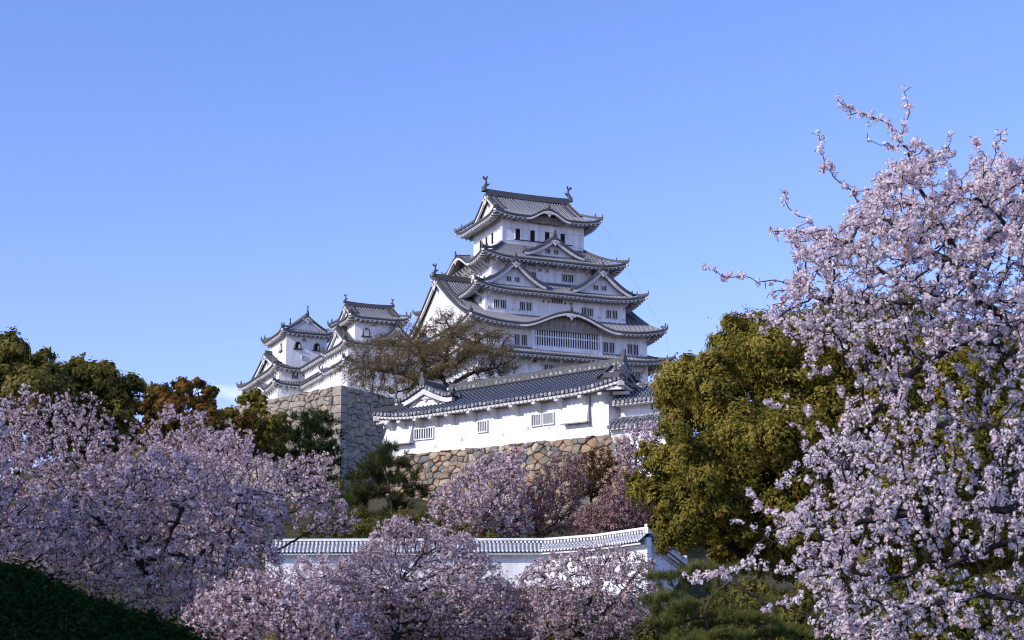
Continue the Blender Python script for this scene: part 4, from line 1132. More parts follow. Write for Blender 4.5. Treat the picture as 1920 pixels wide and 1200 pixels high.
# ------------------------------------------------------------------ plastered walls with tiled copings
def coped_wall(label, pts, ztops, zbots, rise=0.55, half=0.55, thick=0.28, tile='tile_white', pitch=0.24, roll=0.06, group='tile-coped plaster walls', ridge=0.22, white=True, endcap=True):
    pts = [np.array([*p[:2], 0.0]) for p in pts]
    root = empty('plaster_wall', (pts[0][0], pts[0][1], min(zbots)), 0, label, 'plaster wall', group)
    off = np.array([pts[0][0], pts[0][1], min(zbots)])
    wl, tl, rd, ev = MB(), MB(), MB(), MB()
    cum = [0]
    for a, b in zip(pts[:-1], pts[1:]): cum.append(cum[-1] + np.linalg.norm(b - a))
    for i in range(len(pts) - 1):
        a, b = pts[i], pts[i + 1]
        L = np.linalg.norm(b - a); d = (b - a) / L
        nn = np.array([d[1], -d[0], 0]);
        if nn[1] > 0: nn = -nn
        zt = lambda s_, i=i, L=L: ztops[i] + (ztops[i + 1] - ztops[i]) * s_ / L
        zb = lambda s_, i=i, L=L: zbots[i] + (zbots[i + 1] - zbots[i]) * s_ / L
        for sg in (1, -1):
            xs, hs, ph = rollx(0, L, pitch)
            t = np.linspace(0, 1, 4)
            Pp = a + d * xs[:, None, None] + nn * sg * (0.06 + (half - 0.06) * t[None, :, None])
            Pp = Pp + np.array([0, 0, 1.0]) * ((zt(xs)[:, None] - rise * (t[None] * 1.1 - 0.1 * t[None] ** 2) + roll * hs[:, None])[..., None])
            tl.grid(Pp, 0, False, np.stack([np.repeat(ph[:, None], 4, 1), np.repeat((t * half * 1.3)[None], len(xs), 0)], -1))
            xc = xs[3::6]
            rd.discs(a + d * xc[:, None] + nn * sg * (half + 0.01) + np.array([0, 0, 1.0]) * (zt(xc) - rise + 0.01)[:, None], nn * sg, (0, 0, 1), roll * 1.3, 0.04, 7, 1)
            xe = np.linspace(0, L, 40)
            e = lambda o, dz: a + d * xe[:, None] + nn * sg * o + np.array([0, 0, 1.0]) * (zt(xe) - rise + dz)[:, None]
            rd.grid(np.stack([e(half, 0.0), e(half - 0.02, -0.08)], 1), 0)
            wav = 0.025 * np.sin(xe * 2 * pi / pitch / 2)
            ev.grid(np.stack([e(half - 0.05, -0.08), e(half - 0.07, -0.17), e(thick / 2 + 0.1, -0.13), e(thick / 2 + .1, -0.26), e(thick / 2, -0.26)], 1), 0)
        xe = np.linspace(0, L, 12)
        line = a + d * xe[:, None] + np.array([0, 0, 1.0]) * zt(xe)[:, None]
        rd.sweep(line, 0.2, ridge * 0.55, 0, z0=-0.02)
        for xx in np.arange(pitch / 2, L, pitch):          # limed ends of the ridge course
            rd.obox(a + d * xx + np.array([0, 0, zt(xx) + ridge * 0.22]), d * pitch * 0.26, nn * 0.12, (0, 0, ridge * 0.2), 1)
        rd.sweep(line, 0.26, ridge * 0.45, 1, z0=ridge * 0.53)
        V = [a - nn * thick / 2, a + nn * thick / 2, b + nn * thick / 2, b - nn * thick / 2]
        top = [v + np.array([0, 0, (ztops[i] if k < 2 else ztops[i + 1]) - 0.25]) for k, v in enumerate(V)]
        bot = [v + np.array([0, 0, zbots[i] if k < 2 else zbots[i + 1]]) for k, v in enumerate(V)]
        wl.add(bot + top, [(0, 1, 5, 4), (1, 2, 6, 5), (2, 3, 7, 6), (3, 0, 4, 7), (4, 5, 6, 7)])
    b = pts[-1]
    rd.obox(b + np.array([0, 0, ztops[-1] + ridge * 0.6]), d * 0.12, nn * 0.18, (0, 0, ridge * 0.85), 1)
    wl.build('plaster_face', MAT['plaster'], root, off)
    t = tl.build('tiled_coping', MAT[tile], root, off)
    rd.build('ridge_tiles', [MAT['ridge'], MAT['plaster'] if white else MAT['ridge_lime']], t, off)
    ev.build('plastered_eave', MAT['plaster'], root, off)
    return root
# the lower wall runs across the slope, bends and climbs to the right
qa, qb, qm, qc = at(500, 1012, 84.5), at(1022, 1010.5, 84.5), at(1120, 1003, 82.5), at(1217, 989, 79.5)
coped_wall('low white wall with lime striped coping running behind the blossom trees', [qa, qb, qm, qc], [q[2] - 0.22 for q in (qa, qb, qm, qc)], [6.0, 6.0, 5.6, 5.0], rise=0.42, half=0.62, pitch=0.20, roll=0.05, ridge=0.26)
qd = qc + np.array([2.5, 9.0, 0])
coped_wall('shaded white wall turning back behind the camphor tree', [qc + np.array([0.25, .45, 0]), qd], [qc[2] - 0.5, qc[2] - 0.95], [5.0, 5.5], rise=0.42, half=0.5, pitch=0.20, roll=0.05)
# two short walls stepping down beside the long turret
def lw3(x, y): return LR + LX * x + LY * y
def wz(px, py, y): return isect(px, py, LY, LY @ LR + y)
e1 = wz(1200, 753, 0.35); e2 = wz(1200, 795, -0.2)
coped_wall('upper of two short white walls beside the long turret gable', [lw3(0.35, 0.95), lw3(4.6, 0.95)], [e1[2] + 0.95] * 2, [Z0 - 1.0] * 2, rise=0.95, half=1.15, tile='tile_blue', pitch=0.31, roll=0.10, white=False, ridge=0.3)
coped_wall('lower of two short white walls stepping down below the turret gable', [lw3(0.3, -0.1), lw3(4.6, -0.1)], [e2[2] + 0.34] * 2, [Z0 - 3.0] * 2, rise=0.42, half=0.62, tile='tile_blue', pitch=0.31, roll=0.10, white=False, ridge=0.2)

# ------------------------------------------------------------------ trees
def in_poly(P, poly):
    poly = np.asarray(poly, float)
    x, y = P[:, 0], P[:, 1]
    c = np.zeros(len(P), bool)
    for i in range(len(poly)):
        (x1, y1), (x2, y2) = poly[i], poly[i - 1]
        cond = ((y1 > y) != (y2 > y)) & (x < (x2 - x1) * (y - y1) / (y2 - y1 + 1e-9) + x1)
        c ^= cond
    return c
def edge_dist(P, poly):
    poly = np.asarray(poly, float)
    d = np.full(len(P), 1e9)
    for i in range(len(poly)):
        a, b = poly[i - 1], poly[i]
        ab = b - a
        t = np.clip(((P - a) @ ab) / (ab @ ab + 1e-9), 0, 1)
        d = np.minimum(d, np.linalg.norm(P - a - t[:, None] * ab, axis=1))
    return d
def at_many(px, D):
    r = np.stack([px[:, 0] - 960, FPX * cp - (600 - px[:, 1]) * sp, FPX * sp + (600 - px[:, 1]) * cp], 1)
    return EYE + r * (D / r[:, 1])[:, None]
def sample_poly(g, poly, n):
    poly = np.asarray(poly, float)
    lo, hi = poly.min(0), poly.max(0)
    out = []
    k = 0
    while k < n:
        q = g.uniform(lo, hi, (n * 2, 2)); q = q[in_poly(q, poly)]
        out.append(q); k += len(q)
    return np.concatenate(out)[:n]
def crown_points(g, poly, D, dr, n, edge=90.0):
    """points through the depth of a crown whose outline was measured on the photograph; rounder towards its rim"""
    q = sample_poly(g, poly, n)
    e = edge_dist(q, poly)
    d = D + g.uniform(-1, 1, n) * dr * np.sqrt(np.clip(e / edge, 0.04, 1))
    return at_many(q, d)

def grow(g, nodes, par, attr, step, dkill, iters, dinf=1e9, jit=0.25, bias=(0, 0, 0.0), maxn=30000):
    """space colonisation: branches reach for the attraction points and split among them"""
    N = np.zeros((maxn, 3)); Pn = np.full(maxn, -1, int); ch = np.zeros(maxn, int)
    n = len(nodes)
    N[:n] = nodes; Pn[:n] = par
    A = np.asarray(attr, float)
    d0 = ((A[:, None] - N[None, :n]) ** 2).sum(-1)
    near = d0.argmin(1); dist = np.sqrt(d0.min(1))
    bias = np.asarray(bias, float)
    for it in range(iters):
        act = dist < dinf
        if not act.any() or len(A) == 0: break
        v = A[act] - N[near[act]]
        v /= np.linalg.norm(v, axis=1)[:, None] + 1e-9
        idx, inv = np.unique(near[act], return_inverse=True)
        s = np.zeros((len(idx), 3)); np.add.at(s, inv, v)
        ln = np.linalg.norm(s, axis=1)
        ok = (ch[idx] < 4)
        idx, s = idx[ok], s[ok]
        if len(idx) == 0: break
        s /= np.linalg.norm(s, axis=1)[:, None] + 1e-9
        s = s + g.normal(0, jit, s.shape) + bias
        s /= np.linalg.norm(s, axis=1)[:, None] + 1e-9
        new = N[idx] + s * step
        m = min(len(new), maxn - n)
        if m <= 0: break
        N[n:n + m] = new[:m]; Pn[n:n + m] = idx[:m]; ch[idx[:m]] += 1
        best = np.full(len(A), 1e9); bi = np.zeros(len(A), int)
        for c0 in range(0, m, 400):
            blk = N[n + c0:min(n + c0 + 400, n + m)]
            dd = np.sqrt(((A[:, None] - blk[None]) ** 2).sum(-1))
            j = dd.argmin(1); dm = dd[np.arange(len(A)), j]
            up = dm < best
            best[up] = dm[up]; bi[up] = n + c0 + j[up]
        up = best < dist
        dist[up] = best[up]; near[up] = bi[up]
        n += m
        kp = dist > dkill
        A, dist, near = A[kp], dist[kp], near[kp]
        if len(A) == 0: break
    return N[:n], Pn[:n]
def radii(P, tip, p=2.3, cap=1e9):
    n = len(P)
    a = np.zeros(n)
    kids = np.zeros(n, int)
    ok = P >= 0
    np.add.at(kids, P[ok], 1)
    a[kids == 0] = tip ** p
    for i in range(n - 1, 0, -1):
        if a[i] == 0: a[i] = tip ** p
        if P[i] >= 0: a[P[i]] += a[i]
    return np.minimum(a ** (1 / p), cap), kids
def branch_mesh(mb, N, P, r, m=0, min_r=0.0, k_thick=7, k_thin=4, thr=0.05):
    i = np.nonzero((P >= 0) & (r >= min_r))[0]
    a, b = N[P[i]], N[i]
    rb = r[i]; ra = np.minimum(r[P[i]], rb * 1.35)
    d = b - a; L = np.linalg.norm(d, axis=1)[:, None]; d = d / np.maximum(L, 1e-9)
    ref = np.where(np.abs(d[:, 2:3]) < 0.85, np.array([[0, 0, 1.0]]), np.array([[1.0, 0, 0]]))
    u = np.cross(d, ref); u /= np.linalg.norm(u, axis=1)[:, None]
    w = np.cross(d, u)
    b = b + d * (rb[:, None] * 0.25)
    for sel, k in ((rb >= thr, k_thick), (rb < thr, k_thin)):
        if not sel.any(): continue
        th = np.arange(k) * 2 * pi / k
        c, s_ = np.cos(th), np.sin(th)
        off = u[sel][:, None] * c[None, :, None] + w[sel][:, None] * s_[None, :, None]
        V = np.concatenate([a[sel][:, None] + ra[sel][:, None, None] * off, b[sel][:, None] + rb[sel][:, None, None] * off], 1)
        n = sel.sum()
        base = (np.arange(n) * 2 * k)[:, None]
        j = np.arange(k)
        f = np.stack([base + j, base + (j + 1) % k, base + k + (j + 1) % k, base + k + j], -1).reshape(-1, 4)
        mb.add(V.reshape(-1, 3), f, m, True)
def frame(g, n):
    ref = g.normal(0, 1, n.shape)
    u = np.cross(n, ref); u /= np.linalg.norm(u, axis=1)[:, None] + 1e-9
    return u, np.cross(n, u)
def blossoms(mb, g, c, nrm, size, tint, k=5, m=0, cup=0.25):
    """cupped flowers with k pointed petals"""
    n = len(c)
    nrm = nrm / (np.linalg.norm(nrm, axis=1)[:, None] + 1e-9)
    u, w = frame(g, nrm)
    th = np.arange(2 * k) * pi / k
    rr = np.where(np.arange(2 * k) % 2 == 0, 1.0, 0.52)
    hh = np.where(np.arange(2 * k) % 2 == 0, cup, cup * 0.4)
    ring = c[:, None] + size[:, None, None] * (rr[None, :, None] * (u[:, None] * np.cos(th)[None, :, None] + w[:, None] * np.sin(th)[None, :, None]) + nrm[:, None] * hh[None, :, None])
    V = np.concatenate([c[:, None], ring], 1)
    base = (np.arange(n) * (2 * k + 1))[:, None]
    j = np.arange(k)
    f = np.stack([base + 0 * j, base + 1 + (2 * j - 1) % (2 * k), base + 1 + 2 * j, base + 1 + (2 * j + 1) % (2 * k)], -1).reshape(-1, 4)
    T = np.repeat(tint[:, None], 2 * k + 1, 1); T[:, 0] -= 0.35
    mb.add(V.reshape(-1, 3), f, m, False, np.clip(T, 0, 1).ravel())
def leaves(mb, g, c, nrm, size, tint, aspect=0.5, m=0, dirs=None):
    n = len(c)
    nrm = nrm / (np.linalg.norm(nrm, axis=1)[:, None] + 1e-9)
    if dirs is None: u, w = frame(g, nrm)
    else:
        u = dirs - nrm * (dirs * nrm).sum(1)[:, None]
        u /= np.linalg.norm(u, axis=1)[:, None] + 1e-9
        w = np.cross(nrm, u)
    s = size[:, None]
    V = np.stack([c - u * s, c + w * s * aspect - nrm * s * 0.12, c + u * s, c - w * s * aspect - nrm * s * 0.12], 1)
    f = (np.arange(n) * 4)[:, None] + np.arange(4)[None]
    mb.add(V.reshape(-1, 3), f, m, False, np.repeat(np.clip(tint, 0, 1), 4))
def unit(g, n):
    v = g.normal(0, 1, (n, 3)); return v / np.linalg.norm(v, axis=1)[:, None]

def trunk_path(g, base, top, n, bend=0.12):
    t = np.linspace(0, 1, n)[:, None]
    L = np.linalg.norm(top - base)
    o = np.array([sin(5 * base[0]), cos(3 * base[1]), 0]) * bend * L
    return base + (top - base) * t + o * (t * (1 - t)) * 1.5
def skeleton(g, base, fork, attr, step, dkill, iters=120, limbs=(), nodes_max=30000, jit=0.25, bias=(0, 0, 0.02), dinf=1e9):
    nt_ = max(3, int(np.linalg.norm(fork - base) / step))
    N = [p for p in trunk_path(g, base, fork, nt_)]
    P = [-1] + list(range(nt_ - 1))
    for L in limbs:
        pts = np.asarray(L, float)
        cur = int(np.argmin([np.linalg.norm(np.array(q) - pts[0]) for q in N]))
        path = np.concatenate([[N[cur]], pts])
        for a, b in zip(path[:-1], path[1:]):
            k = max(1, int(np.linalg.norm(b - a) / step))
            for t in range(1, k + 1):
                N.append(a + (b - a) * t / k + g.normal(0, step * 0.13, 3)); P.append(cur); cur = len(N) - 1
    return grow(g, np.array(N), np.array(P), attr, step, dkill, iters, dinf, jit, bias, nodes_max)

QA, QF, QS = 2.2, 0.26, 0.72
def cherry(label, seed, base, fork, poly, D, dr, n_attr, step, flower, per, spread, limbs=(), k=5, mat='petal', tip=0.006, thr=0.02, bronze=0.12, group='cherry trees in blossom', extra=None, min_r=0.0, capr=0.3, dkill=None, bark='bark', edge=90, lowtint=0.0, name='cherry_tree', cat='cherry tree', crown='blossom_crown', leafm='bronze', iters=150, gap=0.0, wild=0.5, fpc=(6, 12), gcut=-1.0, boost=None):
    g = np.random.default_rng(seed)
    if cat == 'cherry tree' and group != 'near cherry': n_attr, per, step = int(n_attr * QA), per * QF, step * QS
    attr = crown_points(g, poly, D, dr, n_attr, edge)
    if gap:      # leave airy holes between the sprays
        h = np.sin(attr[:, 0] * 2.1 / gap + seed) + np.sin(attr[:, 2] * 2.9 / gap + 2 * seed + attr[:, 0] * .6) + np.sin(attr[:, 1] * 1.7 / gap)
        attr = attr[h > gcut]
    if extra is not None: attr = np.concatenate([attr, extra(g)])
    N, P = skeleton(g, base, fork, attr, step, dkill or step * 1.3, iters, limbs)
    r, kids = radii(P, tip, cap=capr)
    print('TREE', label[:40], len(N), len(attr))
    root = empty(name, base, 0, label, cat, group)
    b = MB(); branch_mesh(b, N, P, r, min_r=min_r)
    b.build('trunk', MAT[bark], root, base)
    tw = np.nonzero((r < thr) & (P >= 0))[0]
    # every twig node carries a few pompoms of flowers with some young leaves
    lam = g.gamma(2.0, 0.5, len(tw)) * per
    if boost is not None:                     # shoots beyond the dense crown flower along their whole length
        d_ = N[tw] - EYE
        dd_ = d_[:, 1] * cp + d_[:, 2] * sp
        q_ = np.stack([960 + FPX * d_[:, 0] / dd_, 600 - FPX * (-d_[:, 1] * sp + d_[:, 2] * cp) / dd_], 1)
        lam = np.where(in_poly(q_, boost), lam, per * 2.1 * g.gamma(3.0, 0.333, len(tw)))
    cnt = g.poisson(lam)
    ci = np.repeat(np.arange(len(tw)), cnt)
    cc = N[tw][ci] + (N[P[tw]] - N[tw])[ci] * g.random((len(ci), 1))
    cdv = unit(g, len(ci)); cdv[:, 2] += 0.12
    cc = cc + cdv * (spread * g.uniform(0.2, 1.0, len(ci)))[:, None]
    ctint = 0.56 + (g.random(len(tw))[ci] - 0.5) * wild * 0.6 + g.normal(0, 0.13, len(ci))
    nf = g.integers(fpc[0], fpc[1] + 1, len(ci))
    idx = np.repeat(np.arange(len(ci)), nf)
    rc = flower * g.uniform(1.3, 2.2, len(ci))
    dv = unit(g, len(idx))
    c = cc[idx] + dv * (rc[idx] * g.uniform(0.55, 1.0, len(idx)))[:, None]
    nb = g.random(len(idx)) < bronze
    mb = MB()
    sz = flower * g.uniform(0.75, 1.2, len(idx))
    tint = np.clip(ctint[idx] + g.normal(0, 0.12, len(idx)), 0, 1)
    f = ~nb
    blossoms(mb, g, c[f], dv[f] + g.normal(0, 0.3, (f.sum(), 3)), sz[f], tint[f], k, 0)
    leaves(mb, g, c[nb] + dv[nb] * flower * 0.5, dv[nb] + g.normal(0, .6, (nb.sum(), 3)), sz[nb] * 1.0, g.random(nb.sum()), 0.4, 1, dirs=dv[nb])
    print('   flowers', len(idx))
    mb.build(crown, [MAT[mat], MAT[leafm]], root, base)
    return root, N, P, r

def broadleaf(label, seed, base, poly, D, dr, spacing, rad, leaf_size, per, mat, group, bunch=26, name='camphor_tree', cat='camphor tree', top_rust=0.0, edge=120.0, trunk_r=0.35, core=0.22, droop=0.3, extra_poly=(), squash=0.85, out=0.2, rough=0.18):
    """evergreen crown of many rounded billows, each built from bunches of single leaves"""
    g = np.random.default_rng(seed)
    px = D / FPX
    cand = sample_poly(g, poly, 5000)
    e = edge_dist(cand, poly)
    sel, rr = [], []
    for q, ee in zip(cand, e):
        if ee < rad * 0.35: continue
        if all((q[0] - s_[0]) ** 2 + (q[1] - s_[1]) ** 2 > spacing ** 2 for s_ in sel):
            sel.append(q); rr.append(min(rad * g.uniform(0.68, 1.35), ee * 1.02 + rad * out))
    sel, rr = np.array(sel), np.array(rr)
    ee = edge_dist(sel, poly)
    dome = np.sqrt(np.clip(ee / edge, 0, 1))
    dep = D - dr * dome + g.normal(0, dr * rough, len(sel))
    C = at_many(sel, dep); Rm = rr * px
    # a second, deeper layer closes the crown from behind
    C2 = at_many(sel + g.normal(0, spacing * 0.3, sel.shape), D + dr * 0.7 * dome)
    C = np.concatenate([C, C2]); Rm = np.concatenate([Rm, Rm])
    mb = MB(); cs, ns, ts, ds = [], [], [], []
    for i, (c, R_) in enumerate(zip(C, Rm)):
        nb_ = max(8, int(bunch * (R_ / (rad * px)) ** 2))
        bd = unit(g, nb_); bd[:, 2] = bd[:, 2] * 0.9 + 0.18
        bd /= np.linalg.norm(bd, axis=1)[:, None]
        bt = g.normal(0, 0.17, nb_) + (0.08 * g.normal())
        br = g.uniform(0.78, 1.08, nb_)
        n_ = int(per * (R_ / (rad * px)) ** 2)
        j = g.integers(0, nb_, n_)
        inner = g.random(n_) < core
        off = g.normal(0, 0.155, (n_, 3)) * R_
        p = bd[j] * (br[j] * np.where(inner, g.uniform(0.3, 0.8, n_), 1.0))[:, None] * R_ * np.array([1, 1, squash]) + off
        cs.append(c + p)
        nn = bd[j] * 1.0 + off / (R_ * 0.155) * 0.35 + g.normal(0, 0.33, (n_, 3)) + np.array([0, 0, 0.2])
        ns.append(nn)
        rust = top_rust * np.clip((off / (R_ * 0.155))[:, 2] * 0.5 + bd[j][:, 2], 0, 1.5) * np.clip(0.5 + 0.8 * g.normal(), 0, 1.4)
        tt = 0.45 + bt[j] + g.normal(0, 0.13, n_) + rust
        ex = g.random(n_) < 0.005
        tt = np.clip(tt, 0, 0.9); tt[ex] = 1.0
        ts.append(tt)
        ds.append(bd[j] * 0.5 + np.array([0, 0, -droop]) + g.normal(0, 0.5, (n_, 3)))
    cs, ns, ts, ds = (np.concatenate(q) for q in (cs, ns, ts, ds))
    leaves(mb, g, cs, ns, leaf_size * g.uniform(0.7, 1.25, len(cs)), ts, 0.5, 0, dirs=ds)
    root = empty(name, base, 0, label, cat, group)
    fork = base + (C.mean(0) - base) * np.array([0.5, 0.5, 0.55])
    st = max(0.25, np.linalg.norm(C.mean(0) - base) / 26)
    N, P = skeleton(g, base, fork, C, st, st * 1.4, 80, nodes_max=2500)
    r, _ = radii(P, trunk_r * 0.09, cap=trunk_r)
    b = MB(); branch_mesh(b, N, P, r)
    b.build('trunk', MAT['bark'], root, base)
    mb.build('crown', MAT[mat], root, base)
    return root
def tufts(mb, g, c, up, L, n, tint, m=0, spread=0.9, w=0.035):
    """bundles of needles fanning out round a shoot"""
    k = len(c)
    d = up[:, None] + g.normal(0, spread * 0.55, (k, n, 3))
    d /= np.linalg.norm(d, axis=2)[..., None]
    d = d.reshape(-1, 3)
    c = np.repeat(c, n, 0) + g.normal(0, L * 0.18, (k * n, 3))
    u, _ = frame(g, d)
    Ls = (L * g.uniform(0.6, 1.15, k * n))[:, None]
    V = np.stack([c - u * L * w, c + u * L * w, c + d * Ls], 1)
    f = (np.arange(k * n) * 3)[:, None] + np.arange(3)[None]
    t = np.repeat(np.clip(np.repeat(tint, n) + g.normal(0, .12, k * n), 0, 1), 3).reshape(-1, 3)
    t[:, 2] = np.clip(t[:, 2] + 0.2, 0, 1)
    mb.add(V.reshape(-1, 3), f, m, False, t.ravel())
def pine(label, seed, base, poly, D, dr, n_attr, step, L, nn, mat, per=1.0, group='pine trees', limbs=(), fork=None, tip=0.012, capr=0.2, thr=0.05, up=0.8, pads=None, w=0.035, name='pine_tree', trunk_r=None):
    g = np.random.default_rng(seed)
    attr = []
    if poly is not None: attr.append(crown_points(g, poly, D, dr, n_attr, 50))
    if pads is not None:
        for (x, y, rx, ry, dd) in pads:        # flat layered cushions of a trained pine
            c = at(x, y, D + dd); s_ = D / FPX
            k = max(12, int(n_attr * rx * ry / 3000))
            v = unit(g, k) * (g.random((k, 1)) ** 0.4)
            attr.append(c + v * np.array([rx * s_, rx * s_ * 0.8, ry * s_]))
    attr = np.concatenate(attr)
    fork = fork if fork is not None else base + (attr.mean(0) - base) * 0.55
    N, P = skeleton(g, base, fork, attr, step, step * 1.2, 120, limbs, jit=0.3)
    r, kids = radii(P, tip, cap=capr)
    root = empty(name, base, 0, label, 'pine tree', group)
    b = MB(); branch_mesh(b, N, P, r); b.build('trunk', MAT['bark_pine'], root, base)
    tw = np.nonzero((r < thr) & (P >= 0))[0]
    rep = g.poisson(per, len(tw)); tw = np.repeat(tw, rep)
    print('PINE', len(N), len(tw))
    d = N[tw] - N[P[tw]]; d /= np.linalg.norm(d, axis=1)[:, None] + 1e-9
    upv = d * (1 - up) + np.array([0, 0, up]) + g.normal(0, 0.25, d.shape)
    upv /= np.linalg.norm(upv, axis=1)[:, None]
    mb = MB()
    tufts(mb, g, N[tw] + g.normal(0, L * 0.3, (len(tw), 3)), upv, L, nn, np.clip(g.normal(0.45, 0.18, len(tw)), 0, 1), w=w)
    mb.build('crown', MAT[mat], root, base)
    return root
def gbase(px, D):
    p = at(px, 1290, D)
    return np.array([p[0], p[1], float(ground_z(p[0], p[1])) - 0.1])

# --- evergreen wood at the left of the hill
CG = 'camphor trees on the left slope'
broadleaf('huge dark green camphor tree cut by the left picture edge', 21, gbase(20, 122), [(-90, 650), (0, 636), (40, 640), (75, 652), (108, 665), (120, 700), (150, 740), (170, 800), (160, 860), (-90, 880)], 118, 5, 34, 34, 0.20, 900, 'camphor_dark', CG, top_rust=0.05, edge=70, trunk_r=0.5)
broadleaf('round camphor tree with reddish shoots right of the huge dark one', 22, gbase(195, 124), [(118, 690), (150, 676), (175, 672), (205, 678), (222, 700), (240, 700), (262, 712), (270, 745), (262, 790), (250, 850), (130, 860), (120, 760)], 121, 4, 30, 28, 0.19, 760, 'camphor_dark', CG, top_rust=0.33, edge=60)
broadleaf('small blackish evergreen peeping over between two rusty camphors', 23, gbase(296, 150), [(272, 725), (285, 717), (304, 714), (322, 724), (330, 745), (300, 775), (272, 770)], 146, 2, 18, 16, 0.20, 420, 'camphor_dark', 'evergreens behind the camphor trees', edge=30, name='evergreen_tree', cat='evergreen tree')
broadleaf('low rust coloured camphor tree before the small blackish evergreen', 24, gbase(300, 122), [(262, 745), (285, 735), (310, 728), (335, 740), (345, 790), (340, 860), (262, 860)], 119, 3, 24, 22, 0.17, 560, 'camphor_rust', CG, top_rust=0.25, edge=50)
broadleaf('orange topped camphor tree with an open umbrella crown', 25, gbase(378, 126), [(328, 742), (335, 715), (352, 706), (372, 712), (385, 708), (392, 722), (412, 733), (416, 745), (400, 760), (365, 768), (332, 762)], 123, 3, 21, 20, 0.16, 520, 'camphor_rust', CG, top_rust=0.45, edge=40, trunk_r=0.3)
broadleaf('dense lower camphor tree under the orange umbrella crown', 26, gbase(410, 121), [(330, 775), (360, 772), (395, 750), (412, 757), (428, 775), (446, 762), (462, 780), (475, 800), (480, 850), (440, 880), (335, 870)], 117.5, 3, 24, 23, 0.17, 560, 'camphor_rust', CG, top_rust=0.2, edge=50)
broadleaf('olive camphor tree standing against the foot of the small keep', 27, gbase(470, 138), [(444, 748), (458, 738), (480, 735), (500, 748), (512, 762), (505, 776), (480, 786), (455, 780)], 132, 3, 18, 18, 0.19, 460, 'camphor', CG, top_rust=0.1, edge=36, trunk_r=0.28)
broadleaf('leaning camphor tree with orange crown before the sunlit stone rampart', 28, gbase(485, 126), [(478, 800), (490, 782), (512, 772), (540, 778), (545, 800), (540, 835), (525, 862), (490, 866), (475, 845)], 122, 3, 20, 20, 0.17, 500, 'camphor_dark', CG, top_rust=0.3, edge=36, trunk_r=0.28)

# --- pines below the ramparts
pine('bushy dark green pine in front of the rampart corner', 31, gbase(580, 133), None, 129, 0, 520, 0.42, 0.60, 16, 'needle_dark', per=3.0, tip=0.02, w=0.05, capr=0.28, thr=0.10, up=0.5, fork=at(584, 800, 129),
     pads=[(584, 768, 14, 9, 0), (564, 790, 24, 9, .8), (610, 789, 22, 9, -.6), (580, 808, 32, 9, -1.2), (544, 820, 24, 9, 0.3), (624, 814, 20, 8, .6), (598, 838, 36, 10, -1), (546, 852, 28, 10, .2), (634, 844, 14, 7, .2), (614, 868, 30, 9, -.5), (566, 880, 32, 10, -.9), (626, 896, 20, 8, .5), (588, 910, 32, 9, 0), (540, 895, 20, 8, .3)])
pine('slender pine with layered olive pads beside the shaded rampart face', 32, gbase(742, 93), None, 93, 0, 700, 0.22, 0.36, 16, 'needle_mid', per=3.2, tip=0.012, thr=0.05, w=0.045, capr=0.16, up=0.6, fork=at(728, 905, 92.5),
     limbs=[[at(722, 880, 92.4), at(716, 845, 92.2)], [at(735, 905, 92), at(760, 890, 91.5), at(790, 880, 91.2)], [at(700, 925, 92), at(670, 922, 91.8)], [at(748, 870, 92.3), at(765, 855, 92)]],
     pads=[(732, 838, 14, 9, 0), (716, 862, 26, 12, 0.2), (700, 878, 30, 12, -.4), (668, 893, 26, 12, 0), (690, 925, 38, 14, -.3), (672, 945, 22, 11, .3), (722, 898, 30, 11, .4), (752, 872, 16, 9, -.2), (785, 925, 22, 9, -.3), (752, 950, 20, 8, .3), (700, 975, 30, 12, 0), (640, 940, 20, 12, .5)])
pine('small cloud pruned pine seen over the roof right of the turret gable', 33, np.array([*at(1237, 735, 122)[:2], 17.0]), None, 122, 0, 200, 0.3, 0.4, 12, 'needle', per=1.4, tip=0.012, thr=0.04, capr=0.08, w=0.05, fork=at(1240, 712, 122),
     pads=[(1240, 698, 10, 4, 0), (1234, 714, 8, 3, 0), (1250, 707, 8, 3, 0), (1222, 716, 6, 4, .4)])

# --- the half-bare tree before the keep
def zel(g):
    out = []
    for (x, y, rx, ry, dd, n) in [(838, 592, 36, 14, 0, 40), (800, 618, 50, 16, 1, 60), (872, 620, 52, 16, -1, 60), (925, 628, 46, 14, 0, 46), (720, 640, 48, 15, 1, 55), (770, 648, 46, 14, -2, 50), (840, 655, 56, 16, -3, 70), (905, 662, 58, 16, -1, 70), (690, 668, 46, 14, 0, 50), (740, 680, 60, 15, -2, 80), (815, 672, 50, 14, -2, 60), (880, 640, 60, 16, 1, 60), (760, 665, 60, 16, 0, 60), (800, 700, 60, 14, -1, 50), (930, 692, 52, 13, 1, 56), (860, 690, 50, 14, -3, 60), (690, 700, 50, 13, -1, 56), (760, 712, 46, 12, -3, 46), (705, 728, 44, 10, -2, 44), (955, 650, 22, 10, 1, 20), (660, 650, 20, 10, 1, 18), (640, 690, 22, 8, 1, 18), (662, 712, 26, 8, 1, 18), (690, 740, 30, 7, -1, 20), (940, 712, 30, 8, 1, 26), (780, 735, 30, 10, -2, 26)]:
        n = n * 5; v = unit(g, n) * (g.random((n, 1)) ** 0.5)
        out.append(at(x, y, 176 + dd) + v * np.array([rx, rx * 0.9, ry]) * 176 / FPX)
    return np.concatenate(out)
bz = at(812, 775, 176); bz[2] = RA[2] - 0.3
zn = lambda *q: [at(x, y, d) for x, y, d in q]
